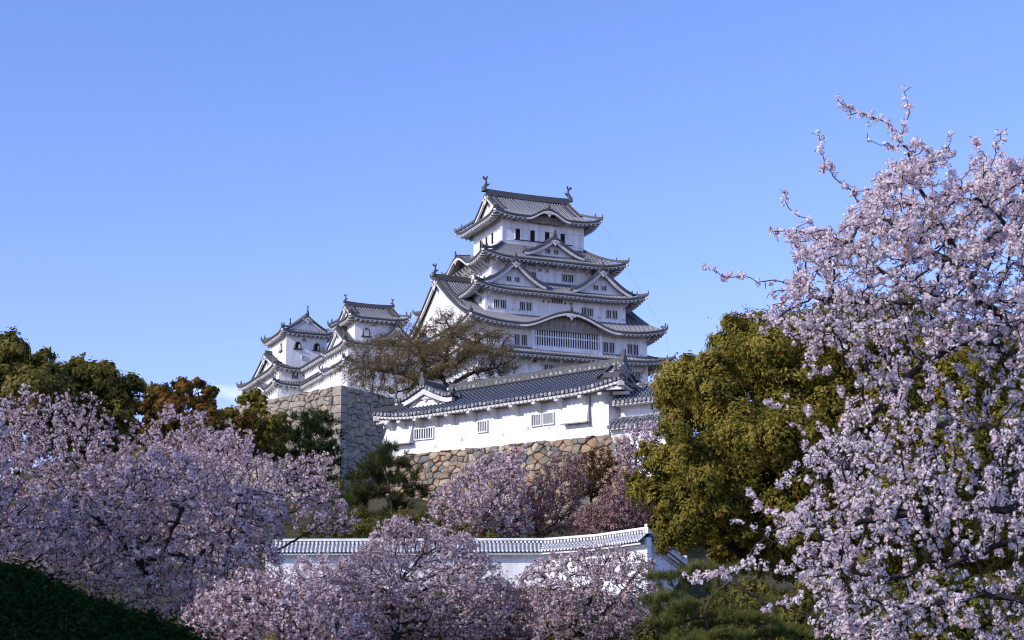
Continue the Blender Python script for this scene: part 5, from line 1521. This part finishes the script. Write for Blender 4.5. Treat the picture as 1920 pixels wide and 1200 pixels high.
cherry('wide half bare tree with brown buds spreading in front of the great keep', 41, bz, at(808, 742, 176), [(640, 700), (660, 655), (720, 625), (790, 598), (840, 582), (900, 602), (945, 628), (972, 660), (965, 700), (900, 720), (820, 735), (720, 745), (660, 735)], 176, 4, 1500, 0.28, 0.050, 4.8, 0.52,
       limbs=[zn((790, 720, 175), (755, 700, 174), (715, 695, 174), (680, 690, 174)), zn((798, 690, 176), (786, 655, 177), (770, 640, 177)), zn((825, 705, 175), (838, 660, 174), (848, 615, 175)), zn((840, 725, 175), (880, 700, 174), (930, 690, 176)), zn((850, 690, 174), (890, 650, 175)), zn((770, 728, 173.5), (735, 738, 173))],
       k=3, mat='bud', leafm='bud', min_r=0.022, tip=0.022, thr=0.07, bronze=0.5, group='trees before the keep', extra=zel, capr=0.5, dkill=0.42, fpc=(5, 10), name='budding_tree', cat='tree', crown='budding_crown', wild=0.6)

# --- big camphor on the right, behind the near cherry
CR = [(1172, 905), (1178, 850), (1205, 832), (1228, 822), (1245, 790), (1220, 757), (1214, 722), (1240, 690), (1262, 672), (1282, 662), (1300, 664), (1325, 640), (1332, 612), (1350, 596), (1383, 584), (1420, 575), (1460, 590), (1500, 580), (1540, 560), (1600, 540), (1660, 550), (1720, 560), (1800, 590), (1880, 600), (1960, 620), (1990, 800), (1980, 1000), (1900, 1080), (1700, 1120), (1500, 1110), (1400, 1080), (1340, 1062), (1300, 1020), (1262, 1066), (1226, 1044), (1218, 985), (1190, 955)]
broadleaf('big olive camphor tree bulging between white walls and near cherry', 51, gbase(1500, 58), CR, 57, 4.4, 34, 42, 0.076, 1750, 'camphor', 'camphor trees on the right', bunch=30, edge=170, trunk_r=0.5, core=0.36, top_rust=0.03, out=0.0, rough=0.22)

# --- cherries round and below the turret
RG = 'cherry trees below the turret'
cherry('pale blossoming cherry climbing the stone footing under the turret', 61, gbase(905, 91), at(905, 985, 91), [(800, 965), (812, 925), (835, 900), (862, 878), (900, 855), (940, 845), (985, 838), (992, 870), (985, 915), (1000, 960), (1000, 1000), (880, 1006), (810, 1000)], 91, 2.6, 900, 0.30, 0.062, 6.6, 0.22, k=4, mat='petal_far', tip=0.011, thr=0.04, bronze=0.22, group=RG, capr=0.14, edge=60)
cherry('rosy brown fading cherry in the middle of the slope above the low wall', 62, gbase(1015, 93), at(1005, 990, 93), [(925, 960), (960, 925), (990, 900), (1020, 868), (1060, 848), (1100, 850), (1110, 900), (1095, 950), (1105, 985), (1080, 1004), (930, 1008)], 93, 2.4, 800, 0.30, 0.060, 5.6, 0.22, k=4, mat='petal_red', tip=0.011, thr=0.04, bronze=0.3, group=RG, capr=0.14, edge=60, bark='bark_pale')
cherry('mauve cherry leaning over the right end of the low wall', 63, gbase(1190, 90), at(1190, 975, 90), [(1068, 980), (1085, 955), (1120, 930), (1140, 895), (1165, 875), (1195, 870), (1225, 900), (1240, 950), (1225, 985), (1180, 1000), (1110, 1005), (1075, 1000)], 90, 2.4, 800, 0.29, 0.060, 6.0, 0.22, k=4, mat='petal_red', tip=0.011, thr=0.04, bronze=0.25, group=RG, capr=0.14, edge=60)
cherry('small pale cherry covering the corner of the short white walls', 64, np.array([*at(1196, 900, 92)[:2], 9.0]), at(1192, 860, 94), [(1148, 835), (1165, 812), (1185, 795), (1215, 785), (1242, 790), (1250, 815), (1235, 850), (1210, 880), (1172, 872), (1150, 858)], 94.5, 1.6, 420, 0.26, 0.056, 6.4, 0.18, k=4, mat='petal_far', tip=0.010, thr=0.035, bronze=0.2, group=RG, capr=0.1, edge=40)
cherry('russet shrubby tree against the right part of the stone footing', 65, gbase(1112, 96), at(1112, 900, 96), [(1062, 905), (1068, 875), (1090, 850), (1118, 834), (1150, 840), (1165, 865), (1155, 900), (1135, 930), (1090, 935), (1065, 925)], 96, 1.8, 480, 0.22, 0.06, 2.6, 0.22, k=3, mat='brown_leaf', leafm='brown_leaf', tip=0.011, thr=0.04, bronze=0.6, group='shrubs on the slope', capr=0.1, edge=40, name='russet_tree', cat='tree', crown='crown')
MG = 'cherry trees in front of the low wall'
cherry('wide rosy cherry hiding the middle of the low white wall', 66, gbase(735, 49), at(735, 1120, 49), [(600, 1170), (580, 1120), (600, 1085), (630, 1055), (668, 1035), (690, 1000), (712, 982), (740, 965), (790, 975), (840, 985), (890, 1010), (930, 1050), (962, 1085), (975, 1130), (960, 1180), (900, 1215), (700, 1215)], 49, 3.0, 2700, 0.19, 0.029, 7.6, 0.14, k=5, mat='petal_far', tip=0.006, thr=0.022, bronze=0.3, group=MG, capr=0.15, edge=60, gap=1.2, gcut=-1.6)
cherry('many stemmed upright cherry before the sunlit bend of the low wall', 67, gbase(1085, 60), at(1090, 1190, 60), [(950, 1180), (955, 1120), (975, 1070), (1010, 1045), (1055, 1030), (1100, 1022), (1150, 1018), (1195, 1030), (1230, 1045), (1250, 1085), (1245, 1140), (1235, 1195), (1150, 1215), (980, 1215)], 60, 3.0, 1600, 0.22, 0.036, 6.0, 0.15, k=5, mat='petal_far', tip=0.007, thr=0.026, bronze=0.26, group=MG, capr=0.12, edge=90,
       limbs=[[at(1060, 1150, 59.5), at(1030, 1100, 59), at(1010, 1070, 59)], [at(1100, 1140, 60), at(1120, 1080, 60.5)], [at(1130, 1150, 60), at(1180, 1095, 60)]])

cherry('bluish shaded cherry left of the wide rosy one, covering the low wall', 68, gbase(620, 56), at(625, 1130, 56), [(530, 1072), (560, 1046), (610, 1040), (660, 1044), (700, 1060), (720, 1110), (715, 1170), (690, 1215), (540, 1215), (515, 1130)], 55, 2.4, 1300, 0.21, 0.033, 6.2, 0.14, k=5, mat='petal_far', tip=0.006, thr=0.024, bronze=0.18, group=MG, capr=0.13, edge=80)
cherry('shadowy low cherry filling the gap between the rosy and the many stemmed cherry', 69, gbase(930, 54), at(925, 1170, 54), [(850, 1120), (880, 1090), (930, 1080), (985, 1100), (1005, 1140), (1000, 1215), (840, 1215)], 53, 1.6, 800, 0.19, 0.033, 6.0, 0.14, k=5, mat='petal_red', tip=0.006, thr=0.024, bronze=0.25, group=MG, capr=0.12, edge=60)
SG = 'dark shrubs on the castle slope'
for i, (x0, x1, y0, y1, D_, lb_) in enumerate([(560, 705, 968, 1012, 89, 'dark shrub just above the left part of the low wall coping'), (565, 665, 905, 985, 120, 'dark shrub hiding the foot of the rampart corner under the bushy pine'), (632, 720, 950, 1010, 92, 'dark shrub below the shaded rampart face left of the slender pine'), (700, 830, 958, 1010, 90, 'dark shrub at the foot of the slender pine'), (820, 940, 985, 1020, 89, 'low dark shrub under the pale cherry on the slope'), (560, 690, 1085, 1215, 66, 'dark shrub in the shade below the low wall at its left end'), (680, 850, 1120, 1215, 64, 'dark shrub under the wide rosy cherry'), (840, 1000, 1125, 1215, 66, 'dark shrub between the rosy and the many stemmed cherry'), (990, 1200, 1150, 1215, 68, 'dark low shrub behind the many stemmed cherry')]):
    w_ = x1 - x0
    broadleaf(lb_, 121 + i, gbase((x0 + x1) / 2, D_), [(x0, y1), (x0 + 4, y0 + 14), (x0 + w_ * .25, y0 + 4), (x0 + w_ * .5, y0), (x0 + w_ * .75, y0 + 6), (x1, y0 + 18), (x1, y1)], D_, 1.4, 24, 24, 0.085, 420, 'camphor_dark', SG, edge=40, name='evergreen_shrub', cat='shrub', trunk_r=0.08)
# --- the bank of cherries on the left
LG = 'cherry trees on the left bank'
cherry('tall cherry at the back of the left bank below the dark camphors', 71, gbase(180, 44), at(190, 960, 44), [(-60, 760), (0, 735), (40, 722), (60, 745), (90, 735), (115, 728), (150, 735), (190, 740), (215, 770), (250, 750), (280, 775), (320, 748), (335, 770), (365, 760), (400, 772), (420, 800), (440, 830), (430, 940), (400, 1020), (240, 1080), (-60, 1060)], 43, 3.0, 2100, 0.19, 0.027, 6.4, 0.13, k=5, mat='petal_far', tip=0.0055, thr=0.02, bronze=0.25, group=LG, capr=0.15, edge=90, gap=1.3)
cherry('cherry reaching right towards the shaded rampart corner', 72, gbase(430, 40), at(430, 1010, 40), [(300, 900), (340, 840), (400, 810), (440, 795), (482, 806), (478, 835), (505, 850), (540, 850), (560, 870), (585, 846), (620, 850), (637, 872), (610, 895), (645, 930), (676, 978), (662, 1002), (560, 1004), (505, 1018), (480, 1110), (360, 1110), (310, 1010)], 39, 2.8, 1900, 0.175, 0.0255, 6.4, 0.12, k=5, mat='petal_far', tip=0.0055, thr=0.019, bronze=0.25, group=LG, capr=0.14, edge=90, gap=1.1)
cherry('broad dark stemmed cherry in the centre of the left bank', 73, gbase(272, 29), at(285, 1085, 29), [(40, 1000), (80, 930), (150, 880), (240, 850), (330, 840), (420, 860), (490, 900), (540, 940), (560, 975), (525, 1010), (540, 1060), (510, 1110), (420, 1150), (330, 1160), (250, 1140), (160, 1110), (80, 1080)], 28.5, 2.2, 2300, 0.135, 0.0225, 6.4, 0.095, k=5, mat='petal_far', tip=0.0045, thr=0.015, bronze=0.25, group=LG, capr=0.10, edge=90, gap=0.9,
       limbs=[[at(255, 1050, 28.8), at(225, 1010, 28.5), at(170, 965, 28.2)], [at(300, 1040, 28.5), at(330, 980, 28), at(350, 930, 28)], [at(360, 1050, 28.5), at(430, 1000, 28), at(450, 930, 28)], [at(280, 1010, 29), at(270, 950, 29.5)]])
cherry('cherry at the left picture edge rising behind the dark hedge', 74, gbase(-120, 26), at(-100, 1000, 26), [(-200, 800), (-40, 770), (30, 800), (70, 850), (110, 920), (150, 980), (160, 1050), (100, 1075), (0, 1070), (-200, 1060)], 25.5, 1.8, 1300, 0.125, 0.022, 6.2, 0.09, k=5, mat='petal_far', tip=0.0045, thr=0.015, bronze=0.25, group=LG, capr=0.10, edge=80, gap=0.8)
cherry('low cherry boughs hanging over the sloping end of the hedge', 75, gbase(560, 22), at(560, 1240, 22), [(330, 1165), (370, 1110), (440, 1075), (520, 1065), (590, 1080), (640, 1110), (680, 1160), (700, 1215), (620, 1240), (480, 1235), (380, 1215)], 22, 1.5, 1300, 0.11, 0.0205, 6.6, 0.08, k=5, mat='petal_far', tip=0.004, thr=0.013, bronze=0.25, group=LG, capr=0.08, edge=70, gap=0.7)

# --- dark evergreen shrubs under the camphor
for i, (x0, x1, y0, D_, lb_) in enumerate([(1190, 1330, 1125, 60, 'dark evergreen shrub at the right end of the low wall behind the trained pine'), (1320, 1500, 1082, 52, 'dark evergreen shrub between trained pine and near cherry boughs'), (1460, 1660, 1080, 47, 'dark evergreen shrub deep below the near cherry boughs'), (1640, 1960, 1070, 44, 'dark evergreen shrub at the lower right behind the near cherry')]):
    w_ = x1 - x0
    broadleaf(lb_, 101 + i, gbase((x0 + x1) / 2, D_), [(x0, 1240), (x0 + 4, y0 + 50), (x0 + w_ * .2, y0 + 12), (x0 + w_ * .5, y0), (x0 + w_ * .8, y0 + 16), (x1, y0 + 60), (x1, 1240)], D_, 1.5, 38, 36, 0.07, 800, 'camphor_dark', 'evergreen shrubs under the camphor', edge=60, name='evergreen_shrub', cat='shrub', trunk_r=0.1)

# --- trained pine at the lower right
pine('trained pine with flat olive cushions below the big camphor', 34, gbase(1318, 36), None, 36, 0, 1700, 0.07, 0.12, 20, 'needle', per=3.2, tip=0.005, thr=0.018, w=0.03, capr=0.085, up=0.85, fork=at(1322, 1150, 36),
     limbs=[[at(1330, 1125, 36), at(1350, 1105, 36.2), at(1375, 1085, 36.2)], [at(1300, 1160, 35.8), at(1265, 1175, 35.6), at(1230, 1175, 35.5)], [at(1290, 1120, 36.2), at(1255, 1115, 36.2)], [at(1300, 1195, 35.5), at(1270, 1190, 35.3)]],
     pads=[(1250, 1080, 40, 5, .3), (1316, 1068, 44, 5, .9), (1388, 1066, 34, 5, 1.3), (1226, 1122, 32, 5, -.3), (1284, 1132, 34, 5, -.6), (1344, 1108, 24, 4, 1.0), (1244, 1168, 42, 6, -.5), (1322, 1172, 26, 5, .3), (1402, 1158, 44, 6, -.4), (1372, 1190, 40, 6, -.8), (1286, 1204, 46, 6, -.9), (1450, 1128, 34, 6, .9), (1478, 1188, 56, 7, .4), (1560, 1160, 46, 8, 1.2)])

# --- the near cherry on the right
def near_tips(g):
    out = []
    for D_, pts in [(16.4, [(1650, 560), (1528, 560), (1424, 537), (1380, 520), (1343, 507)]), (15.6, [(1720, 346), (1707, 275), (1705, 204), (1709, 171)]), (16.6, [(1653, 508), (1607, 475), (1553, 442), (1495, 400), (1472, 371)]), (15.9, [(1637, 404), (1587, 358), (1553, 312), (1527, 257)]), (15.7, [(1712, 337), (1662, 275), (1620, 242), (1581, 198)]), (16.9, [(1550, 500), (1500, 470), (1462, 450), (1448, 432)]), (15.2, [(1862, 400), (1866, 317), (1884, 256)]), (15.0, [(1790, 380), (1800, 320), (1782, 268)]), (15.4, [(1900, 420), (1850, 330), (1830, 270)]), (15.1, [(1760, 400), (1735, 320), (1745, 300)]),
                     (15.2, [(1583, 1070), (1440, 1075), (1365, 1080), (1296, 1083)]), (15.4, [(1500, 985), (1430, 990), (1372, 985)]), (15.8, [(1450, 1000), (1412, 960), (1404, 925)]), (16.2, [(1520, 840), (1485, 880), (1450, 905)]), (16.0, [(1460, 610), (1400, 596), (1375, 590)]), (16.3, [(1560, 700), (1500, 640), (1450, 625)]), (14.8, [(1600, 1120), (1480, 1130), (1420, 1140)]), (16.6, [(1520, 690), (1490, 745), (1450, 752)])]:
        pts = np.array(pts, float)
        e_ = pts[-1] - pts[-2]
        pts[-1] = pts[-1] + e_ / np.linalg.norm(e_) * 21
        for a, b in zip(pts[:-1], pts[1:]):
            n = max(2, int(np.linalg.norm(b - a) / 9))
            t = np.linspace(0, 1, n)[:, None]
            q = a + (b - a) * t + g.normal(0, 5, (n, 2))
            out.append(at_many(q, np.full(n, D_) + g.normal(0, 0.08, n)))
    q = sample_poly(g, UP, 2300)             # the light upper crown
    out.append(at_many(q, 15.7 + g.uniform(-1.3, 1.3, len(q))))
    return np.concatenate(out)
UP = [(1470, 540), (1490, 470), (1460, 440), (1500, 415), (1560, 430), (1590, 385), (1620, 330), (1660, 310), (1700, 270), (1730, 260), (1760, 320), (1800, 330), (1850, 285), (1990, 280), (1990, 640), (1700, 640), (1560, 620)]
NP = [(1430, 560), (1500, 520), (1470, 440), (1540, 440), (1575, 470), (1600, 400), (1640, 360), (1650, 320), (1690, 300), (1720, 290), (1750, 350), (1790, 350), (1840, 310), (1900, 310), (1990, 300), (1990, 1230), (1560, 1230), (1500, 1180), (1520, 1120), (1440, 1090), (1400, 1010), (1420, 960), (1520, 950), (1560, 900), (1500, 880), (1520, 820), (1580, 790), (1560, 760), (1620, 700), (1560, 660), (1480, 640), (1420, 600)]
nb0 = gbase(2080, 16.0)
ln = lambda *q: [at(x, y, d) for x, y, d in q]
cherry('large pale pink cherry close to the camera filling the right side', 81, nb0, at(2030, 1010, 16), NP, 15.8, 1.9, 6800, 0.080, 0.0160, 1.18, 0.055,
       limbs=[ln((2010, 760, 16), (1960, 640, 16), (1920, 612, 16), (1841, 571, 16.1), (1778, 562, 16.2), (1674, 567, 16.3), (1528, 560, 16.4)),
              ln((1900, 610, 15.9), (1837, 560, 15.8), (1791, 467, 15.7), (1762, 421, 15.6), (1720, 346, 15.6)),
              ln((1800, 560, 16.2), (1716, 542, 16.4), (1653, 508, 16.5), (1607, 475, 16.6)),
              ln((1791, 500, 15.8), (1720, 450, 15.9), (1637, 404, 15.9)),
              ln((1990, 640, 15.4), (1920, 450, 15.2), (1862, 400, 15.2)),
              ln((1980, 760, 15.9), (1870, 640, 16), (1794, 642, 16.1), (1713, 696, 16.1), (1637, 777, 16.1), (1572, 837, 16.2), (1520, 900, 16.2)),
              ln((1980, 940, 15.4), (1850, 960, 15.4), (1700, 965, 15.4), (1600, 985, 15.4), (1500, 985, 15.4)),
              ln((2000, 1010, 15.2), (1920, 1000, 15.1), (1827, 1043, 15.1), (1762, 1064, 15.1), (1670, 1086, 15.2), (1583, 1070, 15.2)),
              ln((2010, 1150, 14.8), (1920, 1125, 14.7), (1843, 1112, 14.7), (1745, 1135, 14.8), (1664, 1140, 14.8)),
              ln((1960, 860, 16.6), (1850, 800, 16.8), (1750, 800, 16.9), (1660, 860, 17))],
       k=5, mat='petal', boost=[(x_, max(y_, 480)) for x_, y_ in NP], gcut=-0.6, fpc=(8, 15), tip=0.0036, thr=0.0115, bronze=0.11, group='near cherry', extra=near_tips, capr=0.09, edge=70, gap=0.75, bark='bark', dkill=0.105)

# --- clipped dark hedge at the lower left
g = np.random.default_rng(91)
HX = [(-160, 1086), (0, 1080), (40, 1074), (75, 1084), (110, 1101), (160, 1121), (200, 1140), (235, 1148), (300, 1183), (370, 1211), (430, 1243), (520, 1305)]
hp_ = np.array([at(x, y, 9.0) for x, y in HX])
nL = 90000
tx = g.random(nL); xx = hp_[0, 0] + (hp_[-1, 0] - hp_[0, 0]) * tx
zt_ = np.interp(xx, hp_[:, 0], hp_[:, 2])
a_ = g.uniform(-0.75, 1, nL)
depth = 1.35
yy = 9.0 - depth * np.sin(a_ * pi / 2)
top = np.cos(a_ * pi / 2)
lump = 0.05 * np.sin(xx * 5.3 + 1) * np.sin(yy * 4.7) + 0.03 * np.sin(xx * 13) * np.sin(yy * 11 + 2) + 0.02 * np.sin(xx * 29 + 3) * np.sin(yy * 23)
zz_ = np.maximum(0.02, zt_ * np.clip(top, 0, 1) ** 0.55 + lump * 0.6)
low = g.random(nL)
c = np.stack([xx, yy, zz_], 1) + g.normal(0, 0.022, (nL, 3)) * (1 + 1.2 * (g.random((nL, 1)) < 0.12))
nrm = np.stack([0.35 * np.ones(nL), -np.sin(a_ * pi / 2), np.cos(a_ * pi / 2) + 0.3], 1) + g.normal(0, 0.55, (nL, 3))
k_ = g.integers(0, nL, 140)                     # stray shoots standing proud of the clipped face
sh = np.repeat(c[k_], 9, 0) + np.repeat(nrm[k_] / np.linalg.norm(nrm[k_], axis=1)[:, None] + np.array([0, 0, 0.5]), 9, 0) * (np.tile(np.arange(9), 140) * g.uniform(0.006, 0.013))[:, None] + g.normal(0, 0.008, (1260, 3))
mb = MB()
leaves(mb, g, sh, unit(g, 1260), g.uniform(0.011, 0.02, 1260), g.uniform(0.5, 1, 1260), 0.5)
leaves(mb, g, c, nrm, g.uniform(0.010, 0.019, nL), np.clip(g.normal(0.42, 0.2, nL) + 0.5 * lump / 0.08 * 0.2, 0, 1), 0.5)
hb = np.array([-1.6, 9.0, 0.0])
hr = empty('clipped_hedge', hb, 0, 'dark clipped hedge sloping down in the lower left corner', 'hedge')
mb.build('leaves', MAT['hedge'], hr, hb)
sx_ = np.linspace(hp_[0, 0], hp_[-1, 0], 24); sa = np.linspace(-0.8, 1, 14)
SX, SA = np.meshgrid(sx_, sa, indexing='ij')
m = MB(); m.grid(np.stack([SX, 9.0 - depth * 0.96 * np.sin(SA * pi / 2), np.maximum(0.0, np.interp(SX, hp_[:, 0], hp_[:, 2]) * np.clip(np.cos(SA * pi / 2), 0, 1) ** 0.55 - 0.04)], -1), 0)
m.build('twigs', MAT['hedge'], hr, hb)
# a small rounded bush at the bottom edge
g = np.random.default_rng(92)
bc = at(505, 1222, 20); bc[2] = float(ground_z(bc[0], bc[1]))
rb_ = at(505, 1186, 20)[2] - bc[2]
v = unit(g, 9000); v[:, 2] = np.abs(v[:, 2])
mb = MB(); leaves(mb, g, bc + v * np.array([0.55, 0.55, rb_]) * g.uniform(0.86, 1.0, (9000, 1)), v + g.normal(0, .5, v.shape), g.uniform(.014, .028, 9000), np.clip(g.normal(.5, .2, 9000), 0, .9), 0.5)
br_ = empty('round_bush', bc, 0, 'small rounded olive bush at the bottom edge right of the hedge', 'bush')
mb.build('leaves', MAT['camphor'], br_, bc)
# unseen evergreens added outside the left picture edge to shade hedge and lower left bank
for sd_, sb, cc_, rr_, nn_, lb_ in ((93, np.array([-10.5, 2.5, 0.0]), (-10.2, 3.0, 6.0), (3.2, 3.8, 2.9), 5200, 'unseen tall evergreen added outside the left picture edge to shade the hedge'),
                                    (94, np.array([-17.0, 21.0, 0.0]), (-16.0, 21.6, 9.3), (4.2, 4.6, 2.3), 1000, 'unseen taller evergreen added outside the left picture edge to shade the cherry bank')):
    g = np.random.default_rng(sd_)
    sr = empty('shade_tree', sb, 0, lb_, 'evergreen tree', 'evergreens added for shade outside the picture')
    v = unit(g, nn_) * (g.random((nn_, 1)) ** 0.33)
    mb = MB(); leaves(mb, g, np.array(cc_) + v * np.array(rr_), unit(g, nn_), g.uniform(.16, .30, nn_), g.random(nn_), 0.6)
    mb.build('crown', MAT['camphor_dark'], sr, sb)
    m = MB(); m.tube([sb + np.array([0.05 * z * (z % 2), 0.03 * z, z * cc_[2] / 6.2]) for z in range(0, 6)], [0.34, 0.3, 0.27, 0.24, 0.2, 0.14], 9, 0); m.build('trunk', MAT['bark'], sr, sb)
